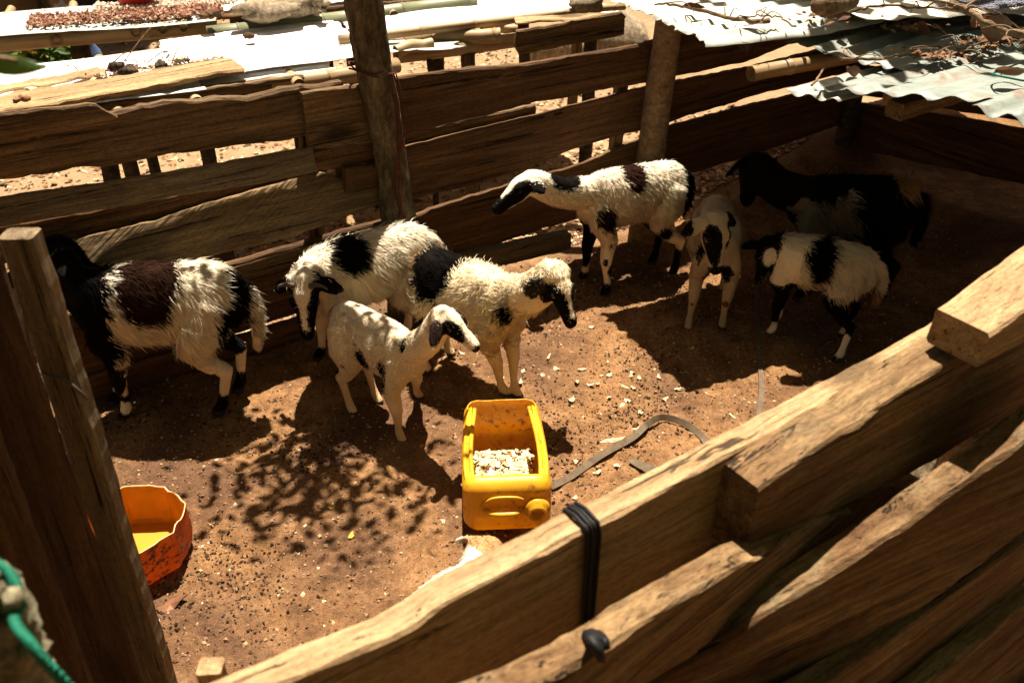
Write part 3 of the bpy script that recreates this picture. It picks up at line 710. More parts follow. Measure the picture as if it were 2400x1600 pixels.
branch('dry_branch', [G(2440, 92, 1.1), G(2330, 62, 1.12), G(2265, 25, 1.15), G(2230, 5, 1.16)], .012, .007, 'thick bare branch slanting across the roof at top right', 3, 7, .18)
branch('dry_branch', [G(1965, 140, 1.01), G(2060, 136, 1.02), G(2150, 128, 1.03), G(2220, 132, 1.03), G(2290, 105, 1.05), G(2390, 70, 1.08)], .005, .003, 'long thin twig crossing the middle roof sheet', 4, 10, .14)
branch('dry_branch', [G(1905, 200, 1.0), G(1935, 160, 1.02), G(1962, 128, 1.05), G(1972, 140, 1.03)], .0035, .0025, 'pale bent twig hooked over the bamboo under the roof', 5, 1, .04)
branch('dry_branch', [G(1990, 30, 1.1), G(2060, 14, 1.13), G(2140, 18, 1.14), G(2240, 22, 1.15)], .004, .003, 'wiry twig arching over the plastic sheet', 6, 6, .12)
b = MB(); q = spline([G(1900, 15, 1.13), G(1950, 10, 1.14), G(2010, 5, 1.14)], 6); b.tube(q, [.012, .02, .026, .03, .031, .03, .031, .03, .028, .025, .02, .016, .008], 12, jit=.1, rng=random.Random(3))
tag(b.build('driftwood', 'twig_bark', None, True), 'rounded brown chunk of wood weighing down the roof sheets', 'wood chunk')
def dead_leaf(p, L, W, yaw, tilt, roll, curl, name='dry_leaf', mat='dry_leaf'):
    b = MB(); vs = []; n = 10
    for i in range(n + 1):
        t = i / n; wd = W * math.sin(math.pi * min(1, t * 1.02 + .01)) ** .7 * (1 - .25 * t)
        for k in (-1, -.5, 0, .5, 1):
            vs.append((L * (t - .5), k * wd, curl * L * ((t - .5) ** 2 * 2 + .9 * k * k * wd / W) + .003 * n1(t * 9 + k, 3)))
    b.add(vs, [(i * 5 + k, i * 5 + k + 1, i * 5 + 6 + k, i * 5 + 5 + k) for i in range(n) for k in range(4)])
    o = b.build(name, mat, None, True); o.location = p; o.rotation_euler = (roll, tilt, yaw); return o
for px, py, z, L, W, yaw, tl, ro, cu, lab in (
    (1625, 22, 1.085, .11, .022, .2, .1, .5, .2, 'narrow brown dead leaf caught on the forked roof branch'),
    (2330, 100, 1.06, .21, .038, .5, .05, -.2, .5, 'largest curled brown dead leaf between two roof sheets'),
    (2275, 58, 1.09, .1, .03, 1.3, -.5, .4, .5, 'dark brown dead leaf tucked under the thick roof branch'),
    (2165, 75, 1.05, .09, .026, -1.2, .5, .6, .3, 'reddish dead leaf standing against the plastic sheet'),
    (2325, 62, 1.1, .11, .03, .1, .1, .1, .4, 'flat brown dead leaf below the woven net'),
    (2000, 180, .96, .1, .022, .6, .2, -.3, .4, 'dead leaf in shade under the bamboo pole'),
    (1945, 45, 1.075, .06, .018, .2, 0, .2, .4, 'small tan dead leaf on the left roof sheet'),
    (2370, 178, 1.07, .14, .028, .1, 0, .0, .2, 'reddish dead leaf lying on the nearest roof sheet')):
    tag(dead_leaf(G(px, py, z), L * .72, W * .62, yaw, tl, ro, cu * 1.3), lab, 'leaf')
b = MB(); c = G(2380, 176, 1.075); b.tube([c + Vector((.055 * math.cos(a), .05 * math.sin(a), .004 * math.sin(a * 2))) for a in [2 * math.pi * i / 30 for i in range(31)]], .003, 6, cap=False)
tag(b.build('green_ring', 'green_rope', None, True), 'green cord loop lying on the nearest roof sheet', 'cord')

# ------------------------------------------------------------------ drying tables behind the pen
uT, vT = Vector((.885, .466, 0)), Vector((-.466, .885, 0))
t1 = empty('drying_table', G(420, 200, 0.0)); tag(t1, 'nearest drying table of bright tin sheets left of the tree', 'table')
O1 = G(0, 262, .78)
def on(O, s, d, z): p = O + uT * s + vT * d; return Vector((p.x, p.y, z))
tin_sheet('tin_sheet', on(O1, -.7, -.06, .775), uT[:2], vT[:2], 1.36, .6, 'bright_tin', t1, amp=.004, pitch=.07, bow=.008, ragged=.008, seed=81)
tin_sheet('tin_sheet', on(O1, .62, .04, .79), uT[:2], vT[:2], .74, .58, 'bright_tin', t1, amp=.004, pitch=.07, bow=.008, ragged=.012, seed=84)
tin_sheet('tin_sheet', on(O1, .5, -.02, .765), uT[:2], vT[:2], .66, .3, 'bright_tin', t1, amp=.003, pitch=.07, bow=.006, ragged=.012, seed=87)
free_board(on(O1, -.75, -.02, .725), on(O1, 1.02, -.03, .735), .075, .04, 'old_wood', t1, 'rail', rag=.004)
pole(on(O1, .9, -.03, .735), on(O1, 1.42, .0, .74), .034, .03, 'bamboo', t1, 'rail', nodes=.28)
pole(on(O1, -.75, .58, .73), on(O1, 1.45, .6, .735), .03, .03, 'bamboo', t1, 'rail', nodes=.3)
for s in (-.3, .35, .62, 1.0): pole(on(O1, s, -.09, .742), on(O1, s + .03, .62, .745), .024, .024, 'bamboo', t1, 'crossbar', nodes=.3, hollow=True)
for s in (.36, .64):
    pole(on(O1, s, .0, -.05), on(O1, s, .0, .71), .03, .027, 'dark_bark', t1, 'leg')
for s in (-.4, .5, 1.3): pole(on(O1, s, .56, -.05), on(O1, s, .56, .71), .024, .022, 'dark_bark', t1, 'leg')
# plank lying on the tin, with shavings and scraps
lp = free_board(G(-60, 258, .8), G(565, 152, .812), .13, .02, 'pale_wood', None, 'loose_plank', up=Vector((-.466, .885, .12)), rag=.012, chips=.01, endj=.03)
tag(lp, 'long rough pale plank lying on the nearest tin table', 'plank')
lp = free_board(G(-60, 222, .805), G(225, 170, .805), .05, .012, 'pale_wood', None, 'loose_plank', up=Vector((-.466, .885, .3)), rag=.01, endj=.03)
tag(lp, 'shorter splintered plank on the tin behind the long plank', 'plank')
rng = random.Random(8)
for k, (x, y, L) in enumerate(((290, 140, .16), (250, 160, .1), (350, 140, .09), (180, 165, .05), (320, 170, .08), (400, 145, .1))):
    p = G(x, y, .81); a = rng.uniform(0, 3.1); d = Vector((math.cos(a), math.sin(a), rng.uniform(.2, .8))) * L
    b = MB(); b.tube(spline([p - d * .2 + Vector((0, 0, -.01)), p + d * .4 + Vector((.01, 0, .01)), p + d * .8], 5), .0022, 5)
    tag(b.build('twig', 'twig_bark', None, True), ('longest thin twig sticking up from the clods on the tin', 'thin twig left of the clods on the nearest tin table', 'thin twig standing at the seam of the tin sheets', 'shortest twig standing on the splintered plank', 'thin twig in front of the biggest dark clod', 'rightmost thin twig by the husks on the tin')[k], 'twig', 'twigs on the nearest tin table')
def lump(name, p, r, seed, mat, sq=(1, 1, .6), rough=.3, label=None, cat=None, group=None, n=8):
    rng = random.Random(seed); b = MB(); vs = []; fs = []; m = n * 2
    for i in range(1, n):
        th = math.pi * i / n
        for k in range(m):
            ph = 2 * math.pi * k / m; d = (math.sin(th) * math.cos(ph), math.sin(th) * math.sin(ph), math.cos(th)); rr = r * (1 + rough * (n1(d[0] * 1.7 + d[1] * 2.3 + seed, seed) + .5 * n1(d[2] * 3.1 + d[0] * 4 + seed, seed + 1)))
            vs.append((d[0] * rr * sq[0], d[1] * rr * sq[1], d[2] * rr * sq[2]))
    for i in range(n - 2):
        for k in range(m): fs.append((i * m + k, (i + 1) * m + k, (i + 1) * m + (k + 1) % m, i * m + (k + 1) % m))
    fs.append(tuple(range(m))); q = (n - 2) * m; fs.append(tuple(q + k for k in range(m - 1, -1, -1)))
    b.add(vs, fs); o = b.build(name, mat, None, True); o.location = p; o.rotation_euler.z = rng.uniform(0, 6)
    if label: tag(o, label, cat, group)
    return o
for k, (x, y, r, m, lab) in enumerate(((275, 155, .02, 'dark_bark', 'dark clod in the middle of the scraps on the tin table'), (300, 168, .024, 'dark_bark', 'biggest dark clod among the scraps on the tin table'), (375, 152, .022, 'dark_bark', 'dark clod at the seam of the two tin sheets'), (420, 140, .014, 'pale_peel', 'small pale husk on the tin right of the clods'), (440, 140, .012, 'grey_wood', 'tiny grey husk at the plank edge on the tin'), (582, 84, .016, 'brown_wood', 'single brown stone alone on the bright tin sheet'), (75, 212, .016, 'pale_peel', 'small pale lump on the left end of the long plank'), (55, 232, .015, 'dry_leaf', 'brown crumpled scrap on the left end of the long plank'), (40, 235, .013, 'dry_leaf', 'leftmost brown scrap on the long plank'))):
    lump('clod', G(x, y, .815), r, 200 + k, m, (1.2, .9, .7), .5, lab, 'scrap')
# litter of shavings on that table
def scatter(name, n, fn, size, cols, mat='scatter', seed=0, flat=.35, label=None, cat=None):
    """many tiny crumbs in one object; fn gives places, a z of None means on the ground"""
    rng = np.random.default_rng(seed); P = [p for p in (fn(rng) for _ in range(n)) if p is not None]; n = len(P)
    base = np.array([(1, 0, 0), (-.1, 1, 0), (-1, .1, 0), (.1, -1, 0), (0, 0, 1), (0, 0, -.7)], float)
    fs = np.array([(0, 1, 4), (1, 2, 4), (2, 3, 4), (3, 0, 4), (1, 0, 5), (2, 1, 5), (3, 2, 5), (0, 3, 5)])
    XY = np.array([(p[0], p[1]) for p in P]); zz = np.array([np.nan if p[2] is None else p[2] for p in P]); gnd = np.isnan(zz)
    sz = size * np.clip(rng.lognormal(0, .45, n), .4, 1.9)
    if gnd.any(): zz[gnd] = ground_h(XY[gnd, 0], XY[gnd, 1]) + sz[gnd] * flat * .35
    sc = np.stack([sz * rng.uniform(.7, 1.5, n), sz * rng.uniform(.6, 1.1, n), sz * flat * rng.uniform(.6, 1.5, n)], -1)
    m = base[None] * sc[:, None, :] * rng.uniform(.65, 1.25, (n, 6, 3)); t = rng.uniform(-.6, .6, n)[:, None]; a = rng.uniform(0, 6.28, n)[:, None]
    x, y, z = m[..., 0], m[..., 1], m[..., 2]; x, z = x * np.cos(t) - z * np.sin(t), x * np.sin(t) + z * np.cos(t); x, y = x * np.cos(a) - y * np.sin(a), x * np.sin(a) + y * np.cos(a)
    V = np.stack([x + XY[:, :1], y + XY[:, 1:], z + zz[:, None]], -1).reshape(-1, 3); F = (fs[None] + (np.arange(n) * 6)[:, None, None]).reshape(-1, 3)
    C = np.array(cols)[rng.integers(len(cols), size=n)] * rng.uniform(.7, 1.25, n)[:, None]
    me = bpy.data.meshes.new(name); me.from_pydata(V.tolist(), [], F.tolist()); me.update(); set_col(me, np.clip(np.repeat(C, 6, 0), 0, 1))
    o = link(name, me, mat); tag(o, label, cat, kind='stuff'); return o
def f(rng):
    x = rng.uniform(200, 520); y = 188 - .12 * (x - 150) + rng.normal(0, 8) - 6; return tuple(G(x, y, .803))
scatter('wood_shavings', 260, f, .008, [(.08, .05, .03), (.3, .19, .1), (.5, .36, .2), (.15, .05, .04)], seed=3, label='dry scraps and shavings strewn along the plank on the tin', cat='scraps')

t2_ = empty('drying_table', G(1150, 60, 0)); tag(t2_, 'drying table of tin and bamboo just right of the tree', 'table')
O2 = G(915, 92, .78); u2 = (G(1440, 36, .78) - O2).normalized(); v2 = Vector((-u2.y, u2.x, 0))
def on2(s, d, z): p = O2 + u2 * s + v2 * d; return Vector((p.x, p.y, z))
tin_sheet('tin_sheet', on2(-.12, .02, .79), u2[:2], v2[:2], 1.2, .8, 'bright_tin', t2_, amp=.003, pitch=.07, bow=.01, ragged=.01, seed=91)
tin_sheet('tin_sheet', on2(-.1, -.16, .762), u2[:2], v2[:2], .36, .2, 'dull_tin', t2_, amp=.003, pitch=.07, bow=.01, ragged=.02, seed=94)
pole(on2(-.22, -.03, .8), on2(1.1, .01, .81), .02, .016, 'bamboo', t2_, 'bamboo_pole', nodes=.24, bend=.014, n=12, seg=20)
pole(G(925, 130, .73), G(1420, 62, .73), .032, .03, 'bamboo', t2_, 'rail', nodes=.3)
pole(G(925, 120, .765), G(1012, 104, .77), .026, .025, 'bamboo', t2_, 'crossbar', hollow=True, nodes=.3)
pole(G(948, 92, .765), G(1172, 80, .775), .03, .031, 'bamboo', t2_, 'bamboo_pole', hollow=True, nodes=.26)
pole(G(1130, 70, .765), G(1210, 66, .765), .022, .02, 'bamboo', t2_, 'crossbar', hollow=True, nodes=.3)
pole(on2(.0, .7, .74), on2(1.4, .75, .75), .03, .03, 'bamboo', t2_, 'rail', nodes=.3)
for x, y in ((1096, 125), (1005, 140), (1385, 78)):
    p = G(x, y, .7); pole((p.x, p.y, -.05), (p.x, p.y, .7), .034 if x != 1005 else .014, .03 if x != 1005 else .012, 'dark_bark' if x != 1096 else 'split_wood', t2_, 'leg')
for s in (0, .9): q = on2(s, .7, 0); pole((q.x, q.y, -.05), (q.x, q.y, .72), .034, .03, 'dark_bark', t2_, 'leg')
lb = free_board(G(1212, 100, .8), G(1470, 52, .86), .095, .024, 'old_wood', None, 'leaning_plank', rag=.005, endj=.02)
tag(lb, 'dark plank laid on edge at the end of the bamboo table', 'plank')
lb = free_board(G(1210, 50, .835), G(1420, 38, .84), .06, .012, 'pale_wood', None, 'loose_plank', up=Vector((0, 1, .1)), rag=.008)
tag(lb, 'pale thin plank lying flat beyond the bamboo pole', 'plank')
lump('stone', G(1375, 8, .84), .055, 33, 'stone', (1.3, .9, .8), .5, 'dark lumpy stone at the corner of the bamboo table', 'stone')

t3 = empty('drying_table', G(300, 60, 0)); tag(t3, 'farthest drying table with red nuts spread out on it', 'table')
O3 = G(-60, 94, .8); u3 = (G(520, 52, .8) - O3).normalized(); v3 = Vector((-u3.y, u3.x, 0))
def on3(s, d, z): p = O3 + u3 * s + v3 * d; return Vector((p.x, p.y, z))
tin_sheet('tin_sheet', on3(-.2, -.05, .82), u3[:2], v3[:2], 1.15, .42, 'dull_tin', t3, amp=.003, pitch=.07, bow=.006, ragged=.01, seed=101)
tin_sheet('tin_sheet', on3(.9, .08, .83), u3[:2], v3[:2], .98, .5, 'bright_tin', t3, amp=.004, pitch=.07, bow=.008, ragged=.02, seed=104)
pole(on3(-.3, .0, .775), on3(1.0, -.01, .78), .03, .028, 'bamboo', t3, 'rail', nodes=.35)
pole(on3(.9, -.06, .765), on3(2.1, .02, .79), .04, .038, 'green_bamboo', t3, 'rail', nodes=.35)
free_board(on3(.1, .03, .79), on3(1.9, .05, .8), .05, .03, 'brown_wood', t3, 'rail')
pole(on3(-.3, .45, .76), on3(2.0, .5, .77), .04, .04, 'bamboo', t3, 'rail', nodes=.35)
for s in (.05, .32, .62, .72, .8, 1.7): pole(on3(s, -.05, .795), on3(s + .02, .5, .797), .018, .018, 'bamboo', t3, 'crossbar', hollow=True)
for s in (.38, 1.25, 1.9, -.2): pole(on3(s, .03, -.05), on3(s, .03, .77), .04, .038, 'dark_bark', t3, 'leg')
def f(rng):
    s = rng.uniform(.2, .98); d = abs(rng.normal(.1, .05)); return tuple(on3(s, min(d, .3), .828 + rng.uniform(0, .018) * (1 - abs(s - .5))))
scatter('drying_nuts', 2600, f, .0062, [(.24, .1, .06), (.17, .07, .045), (.3, .15, .09), (.4, .27, .18)], seed=5, flat=.8, label='reddish brown nuts spread to dry on the farthest table', cat='nuts')
def f(rng): return tuple(on3(rng.uniform(.45, 1.3), rng.uniform(.2, .34), .83 + rng.uniform(0, .01)))
scatter('drying_nuts', 1400, f, .0062, [(.5, .4, .3), (.6, .5, .38)], seed=6, flat=.8, label='pale shelled nuts spread along the back of the farthest table', cat='nuts')
# red sack slumped on that table, red basin beside it
b = MB(); c = on3(.62, .3, .83); rings = []
for i in range(9):
    t = i / 8; r = (.055 + .035 * math.sin(t * 2.6)) * (1 - .55 * t ** 3); rings.append([(c.x + .03 * t + r * 1.1 * math.cos(a) * (1 + .22 * n1(a * 1.9 + t * 2, 3)), c.y + r * .8 * math.sin(a), c.z + .17 * t + .02 * n1(a * 2, 7) * t) for a in [2 * math.pi * k / 18 for k in range(18)]])
vs = [q for r in rings for q in r]; b.add(vs, [(i * 18 + k, i * 18 + (k + 1) % 18, (i + 1) * 18 + (k + 1) % 18, (i + 1) * 18 + k) for i in range(8) for k in range(18)] + [tuple(8 * 18 + k for k in range(18))])
tag(b.build('red_sack', 'red_sack', None, True), 'crumpled red sack standing among the drying nuts', 'sack')
def basin(p, r, h, mat, label):
    b = MB(); prof = [(0, .004), (r * .72, .004), (r * .97, h), (r * 1.06, h * 1.02), (r * 1.06, h * .97), (r * 1.0, h * .95), (r * .76, 0), (0, 0)]; n = 28; vs = []
    for rr, z in prof: vs += [(p.x + max(rr, .001) * math.cos(2 * math.pi * k / n), p.y + max(rr, .001) * math.sin(2 * math.pi * k / n), p.z + z) for k in range(n)]
    b.add(vs, [(i * n + k, i * n + (k + 1) % n, (i + 1) * n + (k + 1) % n, (i + 1) * n + k) for i in range(len(prof) - 1) for k in range(n)])
    return tag(b.build('basin', mat, None, True), label, 'basin')
basin(on3(.84, .42, .82), .1, .085, 'red_plastic', 'bright red plastic basin beyond the drying nuts')
for k, (x, y, r, sq, lab) in enumerate(((640, 22, .085, (1.7, .8, .45), 'long flat pale stone holding down the far tin sheet'), (675, 8, .035, (1.3, .8, .6), 'small round stone beside the long flat stone'), (722, 12, .07, (1.2, .8, .6), 'rough pale stone at right on the far tin sheet'), (490, 34, .03, (1.2, .9, .5), 'small brown stone at the left corner of the far tin'))):
    lump('stone', G(x, y, .86), r, 300 + k, 'stone' if k < 3 else 'brown_wood', sq, .6, lab, 'stone', n=12)
# mud house, trunks and clutter behind
hs = empty('mud_house', G(20, 40)); tag(hs, 'cracked mud walled house at the top left corner', 'house')
hp = G(112, 52); b = MB(); rng = random.Random(4); W_, H_ = 44, 26
vs = []
for j in range(H_ + 1):
    for i in range(W_ + 1):
        x = hp.x - 3.3 * (1 - i / W_); z = -.1 + 2.2 * j / H_; vs.append((x, hp.y + .25 * (hp.x - x) * .2 + .025 * n1(x * 9 + z * 5, 3) + .02 * n1(z * 12 - x * 4, 5), z))
n = len(vs); vs += [(x, y + .22, z) for x, y, z in vs]; W = W_ + 1; fs = []
for j in range(H_):
    for i in range(W_): a = j * W + i; fs += [(a, a + 1, a + W + 1, a + W), (n + a, n + a + W, n + a + W + 1, n + a + 1)]
for j in range(H_): a = j * W + W_; fs.append((a, n + a, n + a + W, a + W)); a = j * W; fs.append((a, a + W, n + a + W, n + a))
for i in range(W_): a = H_ * W + i; fs.append((a, a + 1, n + a + 1, n + a))
b.add(vs, fs); b.build('wall', 'mud_wall', hs, True)
pole((hp.x + .02, hp.y - .06, -.05), (hp.x - .03, hp.y - .06, 2.2), .05, .045, 'grey_wood', hs, 'corner_post')
free_board((hp.x - 3.2, hp.y + .1, .34), (hp.x, hp.y - .07, .34), .04, .03, 'grey_wood', hs, 'wall_batten')
b = MB(); b.box((hp.x - 3.5, hp.y - .5, 2.12), (hp.x + .4, hp.y + 2.5, 2.2)); b.build('roof', 'dull_tin', hs)
for k, (x, y, r, m, lab) in enumerate(((290, 42, .055, 'tree_bark', 'thin bare trunk behind the red basin'), (362, 46, .075, 'tree_bark', 'middle slim trunk behind the far table'), (410, 48, .2, 'dark_bark', 'thick dark stump behind the far table'), (445, 44, .08, 'pole_bark', 'pale trunk right of the thick dark stump'))):
    p = G(x, y); t = empty('tree', p); tag(t, lab, 'tree'); SEED[0] += 1; rng = random.Random(k)
    b = MB(); h = 3.4 if k != 2 else 1.5; lean = (-.12, .02, .0, -.05)[k]
    b.tube([p + Vector((lean * i * .3 + .02 * n1(i, k), .0, -.05 + h * i / 10)) for i in range(11)], [r * (1.15 - .05 * i) for i in range(11)], 14, jit=.06, rng=rng)
    b.build('trunk', m, t, True)
    if k != 2:
        q = [p + Vector((rng.uniform(-.6, .6), rng.uniform(-.2, .9), h + rng.uniform(-.1, .7))) for i in range(9)]
        leaf_cloud(q, 170, .28, .14, rng).build('crown', 'green_leaf', t)
for k, (x, y, z) in enumerate(((205, 40, .0), (245, 35, .0))):
    pass
lump('dark_cloth', G(215, 42, .25) + Vector((0, .3, 0)), .16, 61, 'cloth_dark', (1.5, .8, .8), .4, 'dark crumpled cloth heap behind the red sack', 'cloth')
lump('rag_heap', G(140, 48, .15) + Vector((0, .1, 0)), .12, 62, 'tarp', (1.3, .8, .7), .5, 'pale crumpled rag heap beside the mud wall', 'rag')
# greenery, jug and rag seen between the tables
pg = empty('weed_plant', G(120, 112, .25)); tag(pg, 'bright green weeds growing between the two left tables', 'plant')
rng = random.Random(9); pp = [G(x, 112, .3) + Vector((rng.gauss(0, .02), rng.gauss(0, .05), rng.uniform(-.1, .06))) for x in range(65, 180, 6)]
leaf_cloud(pp, 240, .03, .07, rng).build('leaves', 'green_leaf', pg)
b = MB()
for p in pp[::2]: b.tube([(p.x, p.y, -.02), (p.x + .01, p.y, .15), p], .004, 5)
b.build('stems', 'green_leaf', pg, True)
b = MB(); p = G(208, 100, .55); b.tube([p + Vector((0, 0, z)) for z in (-.55, -.54, -.1, -.04, 0, .03)], [.05, .055, .055, .045, .02, .02], 16); tag(b.build('plastic_bottle', 'blue_plastic', None, True), 'blue plastic bottle standing under the far table', 'bottle')
lump('yellow_rag', G(60, 112, .3), .06, 63, 'yellow_rag', (1.6, .8, .5), .4, 'yellow rag under the far table at left', 'rag')
# log-like stone wall and sacks behind the dark plank
lump('rock', G(1290, 120, .2), .16, 64, 'stone', (1.5, .9, .9), .25, 'dusty grey rock under the dark plank behind the fence', 'rock')
lump('rock', G(1420, 95, .2), .2, 65, 'stone', (1.6, .9, .9), .25, 'larger grey rock behind the fence beside the roof pole', 'rock')
sp = G(1335, 120, .35); tag(free_board((sp.x, sp.y - .25, -.05), (sp.x + .03, sp.y - .25, .62), .06, .03, 'split_wood', None, 'stake', up=Vector((1, 0, 0))), 'reddish split stake standing in front of the grey rocks', 'stake')
# twig with one green leaf hanging in from the left, near the lens
lf = empty('leafy_twig', AY(-60, 128, .9)); tag(lf, 'blurred green leaf hanging in at the left edge', 'leaf')
b = MB(); b.tube(spline([AY(-260, 60, .92), AY(-140, 112, .9), AY(-20, 132, .9), AY(40, 142, .9)], 5), .002, 6); b.build('stem', 'twig_bark', lf, True)
b = MB(); a0, a1 = AY(-60, 136, .9), AY(108, 150, .9); d = a1 - a0; n = 10; vs = []
for i in range(n + 1):
    t = i / n; wd = .011 * math.sin(math.pi * min(1, t + .02)) ** .8 * (1 - .35 * t) + .0003
    for k in (-1, 0, 1): vs.append(a0 + d * t + Vector((0, .4 * k * wd, k * wd - .004 * k * k)))
b.add(vs, [(i * 3 + k, i * 3 + k + 1, i * 3 + 4 + k, i * 3 + 3 + k) for i in range(n) for k in (0, 1)]); b.build('leaf_blade', 'green_leaf', lf, True)

# ------------------------------------------------------------------ sheep
WHITE, CREAM, BLACK, BROWN, TAN = (.86, .735, .56), (.64, .52, .35), (.006, .0045, .0035), (.026, .0105, .0055), (.36, .21, .09)
HEAD = [(-.05, .02, .022, -.03), (-.035, .034, .038, -.022), (-.008, .045, .05, -.015), (.03, .05, .055, -.012), (.065, .047, .052, -.017), (.1, .037, .043, -.022), (.14, .03, .035, -.027), (.172, .0275, .031, -.031), (.19, .023, .025, -.033), (.2, .012, .014, -.034)]
def sheep(label, ctr, yaw, S, poll, nose, patches, base=WHITE, feet=None, wool=.032, curl=0.0, n=15000, horns=None, ear=(.0, -.35, .1), ear_len=.115, width=1.0, neckmid=None, seed=1, tail=.2, group='sheep in the pen', roll=0.0, shag=1.0, neck_r=1.0, lie=False, comb=(-.8, 0, -.75)):
    rng = np.random.default_rng(seed); n = int(n * 1.45)
    C = Vector((ctr[0], ctr[1], gz(*ctr) - .004)); M = Matrix.Translation(C) @ Matrix.Rotation(yaw, 4, 'Z'); Mi = M.inverted()
    root = empty('sheep', C, yaw); tag(root, label, 'sheep', group)
    b = MB(); V = lambda x, y, z: Vector((x * S, y * S, z * S))
    w_ = width
    spine = [(-.262, .43, .022, .03), (-.25, .428, .055, .07), (-.215, .42, .084, .1), (-.16, .412, .098, .112), (-.09, .405, .106, .119), (-.01, .398, .114, .126), (.06, .397, .113, .127), (.12, .4, .1, .121), (.17, .408, .082, .108), (.21, .415, .06, .084), (.235, .42, .03, .045)]
    b.tube([V(x, 0, z) for x, z, _, _ in spine], [(a * S * w_, c * S) for _, _, a, c in spine], 18)
    # head frame
    pl = Mi @ Vector(poll); ns = Mi @ Vector(nose); hx = (ns - pl).normalized(); side = Vector((0, 0, 1)).cross(hx)
    if side.length < .15: side = Vector((0, 1, 0))
    hy = side.normalized(); hz = hx.cross(hy)
    if roll: q = Matrix.Rotation(roll, 3, hx); hy = q @ hy; hz = q @ hz
    hs = max(.8, min(1.15, (ns - pl).length / (.2 * S))) * S
    Hd = lambda t, y, z: pl + hx * (t * hs) + hy * (y * hs) + hz * (z * hs)
    # neck
    nb = V(.165, 0, .43); mid = Mi @ Vector(neckmid) if neckmid else nb.lerp(Hd(-.01, 0, -.025), .5) + V(.02, 0, -.01)
    np0 = spline([V(.12, 0, .415), nb, mid, Hd(-.015, 0, -.02), Hd(.012, 0, -.022)], 5)
    m = len(np0); rr = [((.094 - .05 * (i / (m - 1)) ** .8) * S * neck_r, (.108 - .058 * (i / (m - 1)) ** .75) * S * neck_r) for i in range(m)]
    b.tube(np0, rr, 14)
    # head
    vs = []; k = 16
    for t, a, h, z in HEAD:
        for i in range(k):
            th = 2 * math.pi * i / k; cy, cz = math.cos(th), math.sin(th); jaw = 1.0 - (.22 if cz < 0 else 0) * abs(cz)
            vs.append(Hd(t, cy * a * jaw, z + cz * h))
    r = len(HEAD); b.add(vs, [(i * k + j, i * k + (j + 1) % k, (i + 1) * k + (j + 1) % k, (i + 1) * k + j) for i in range(r - 1) for j in range(k)] + [tuple(range(k - 1, -1, -1)), tuple((r - 1) * k + j for j in range(k))])
    for s in (-1, 1):
        p = Hd(.052, s * .036, .016); b.tube([p - hx * .02 * hs, p - hx * .008 * hs, p + hx * .012 * hs, p + hx * .024 * hs], [.006 * hs, .017 * hs, .016 * hs, .005 * hs], 8)
        e0 = Hd(-.008, s * .038, .012); d = (hy * s * .9 + hz * ear[1] + hx * ear[0]).normalized(); fwd = (hx + hz * ear[2]).normalized(); nn = d.cross(fwd).normalized(); fw = nn.cross(d).normalized()
        L = ear_len * hs; er = []
        for i in range(9):
            t = i / 8; ww = (.012 + .023 * math.sin(math.pi * min(1, t * 1.05)) ** .8) * hs * (1 if t < .95 else .4); c = e0 + d * L * t + Vector((0, 0, -1)) * (L * .22 * t * t)
            er += [c + fw * ww * math.cos(a) + nn * .0065 * math.sin(a) for a in [2 * math.pi * q / 8 for q in range(8)]]
        b.add(er, [(i * 8 + j, i * 8 + (j + 1) % 8, (i + 1) * 8 + (j + 1) % 8, (i + 1) * 8 + j) for i in range(8) for j in range(8)] + [tuple(range(7, -1, -1)), tuple(64 + j for j in range(8))])
    # legs
    feet = feet or {}
    LEG = {'f': [(.15, .03, .44, .03), (.15, .042, .40, .05), (.15, .066, .31, .05), (.125, .076, .245, .036), (.142, .072, .158, .0262), (.14, .07, .13, .0205), (.138, .07, .07, .0148), (.14, .07, .045, .0185), (.152, .07, .02, .019), (.158, .07, .0, .022)],
           'h': [(-.17, .03, .465, .03), (-.168, .045, .42, .065), (-.14, .07, .33, .07), (-.115, .08, .27, .05), (-.16, .082, .205, .031), (-.208, .078, .172, .0245), (-.2, .076, .14, .018), (-.19, .075, .075, .0155), (-.185, .075, .045, .019), (-.172, .075, .02, .0195), (-.165, .075, .0, .022)]}
    hoofs = {}
    for key in ('fl', 'fr', 'hl', 'hr'):
        s = 1 if key[1] == 'l' else -1; pts = LEG[key[0]]; dx = dy = 0
        fx, fy = pts[-1][0] * S, s * pts[-1][1] * S * w_
        if key in feet:
            q = Mi @ Vector((feet[key][0], feet[key][1], 0)); dx, dy = q.x - fx, q.y - fy
        P = []; ra = []
        for x, y, z, r_ in pts:
            t = 1 - min(1, z / .36); P.append(Vector((x * S + dx * t, s * y * S * w_ + dy * t, z * S + .002))); ra.append(r_ * S)
        b.tube(P, ra, 10); hoofs[key] = P[-1]
    # tail
    tl = spline([V(-.235, 0, .46), V(-.275, 0, .43), V(-.29, 0, .36), V(-.28, 0, .44 - tail)], 5); b.tube(tl, [(.026 - .012 * i / (len(tl) - 1)) * S for i in range(len(tl))], 9)
    me0 = b.mesh('sheep_body'); o = bpy.data.objects.new('tmp', me0); COL.objects.link(o)
    rm = o.modifiers.new('r', 'REMESH'); rm.mode = 'VOXEL'; rm.voxel_size = .0062 * (S ** .5); sm = o.modifiers.new('s', 'SMOOTH'); sm.factor = .5; sm.iterations = 4
    dg = bpy.context.evaluated_depsgraph_get(); ev = o.evaluated_get(dg); me = bpy.data.meshes.new_from_object(ev); bpy.data.objects.remove(o)
    me.name = 'body'; me.materials.clear(); nv = len(me.vertices); co = np.empty(nv * 3); me.vertices.foreach_get('co', co); co = co.reshape(-1, 3)
    me.polygons.foreach_set('use_smooth', [True] * len(me.polygons))
    hm = np.array([hx, hy, hz]); pln = np.array(pl)
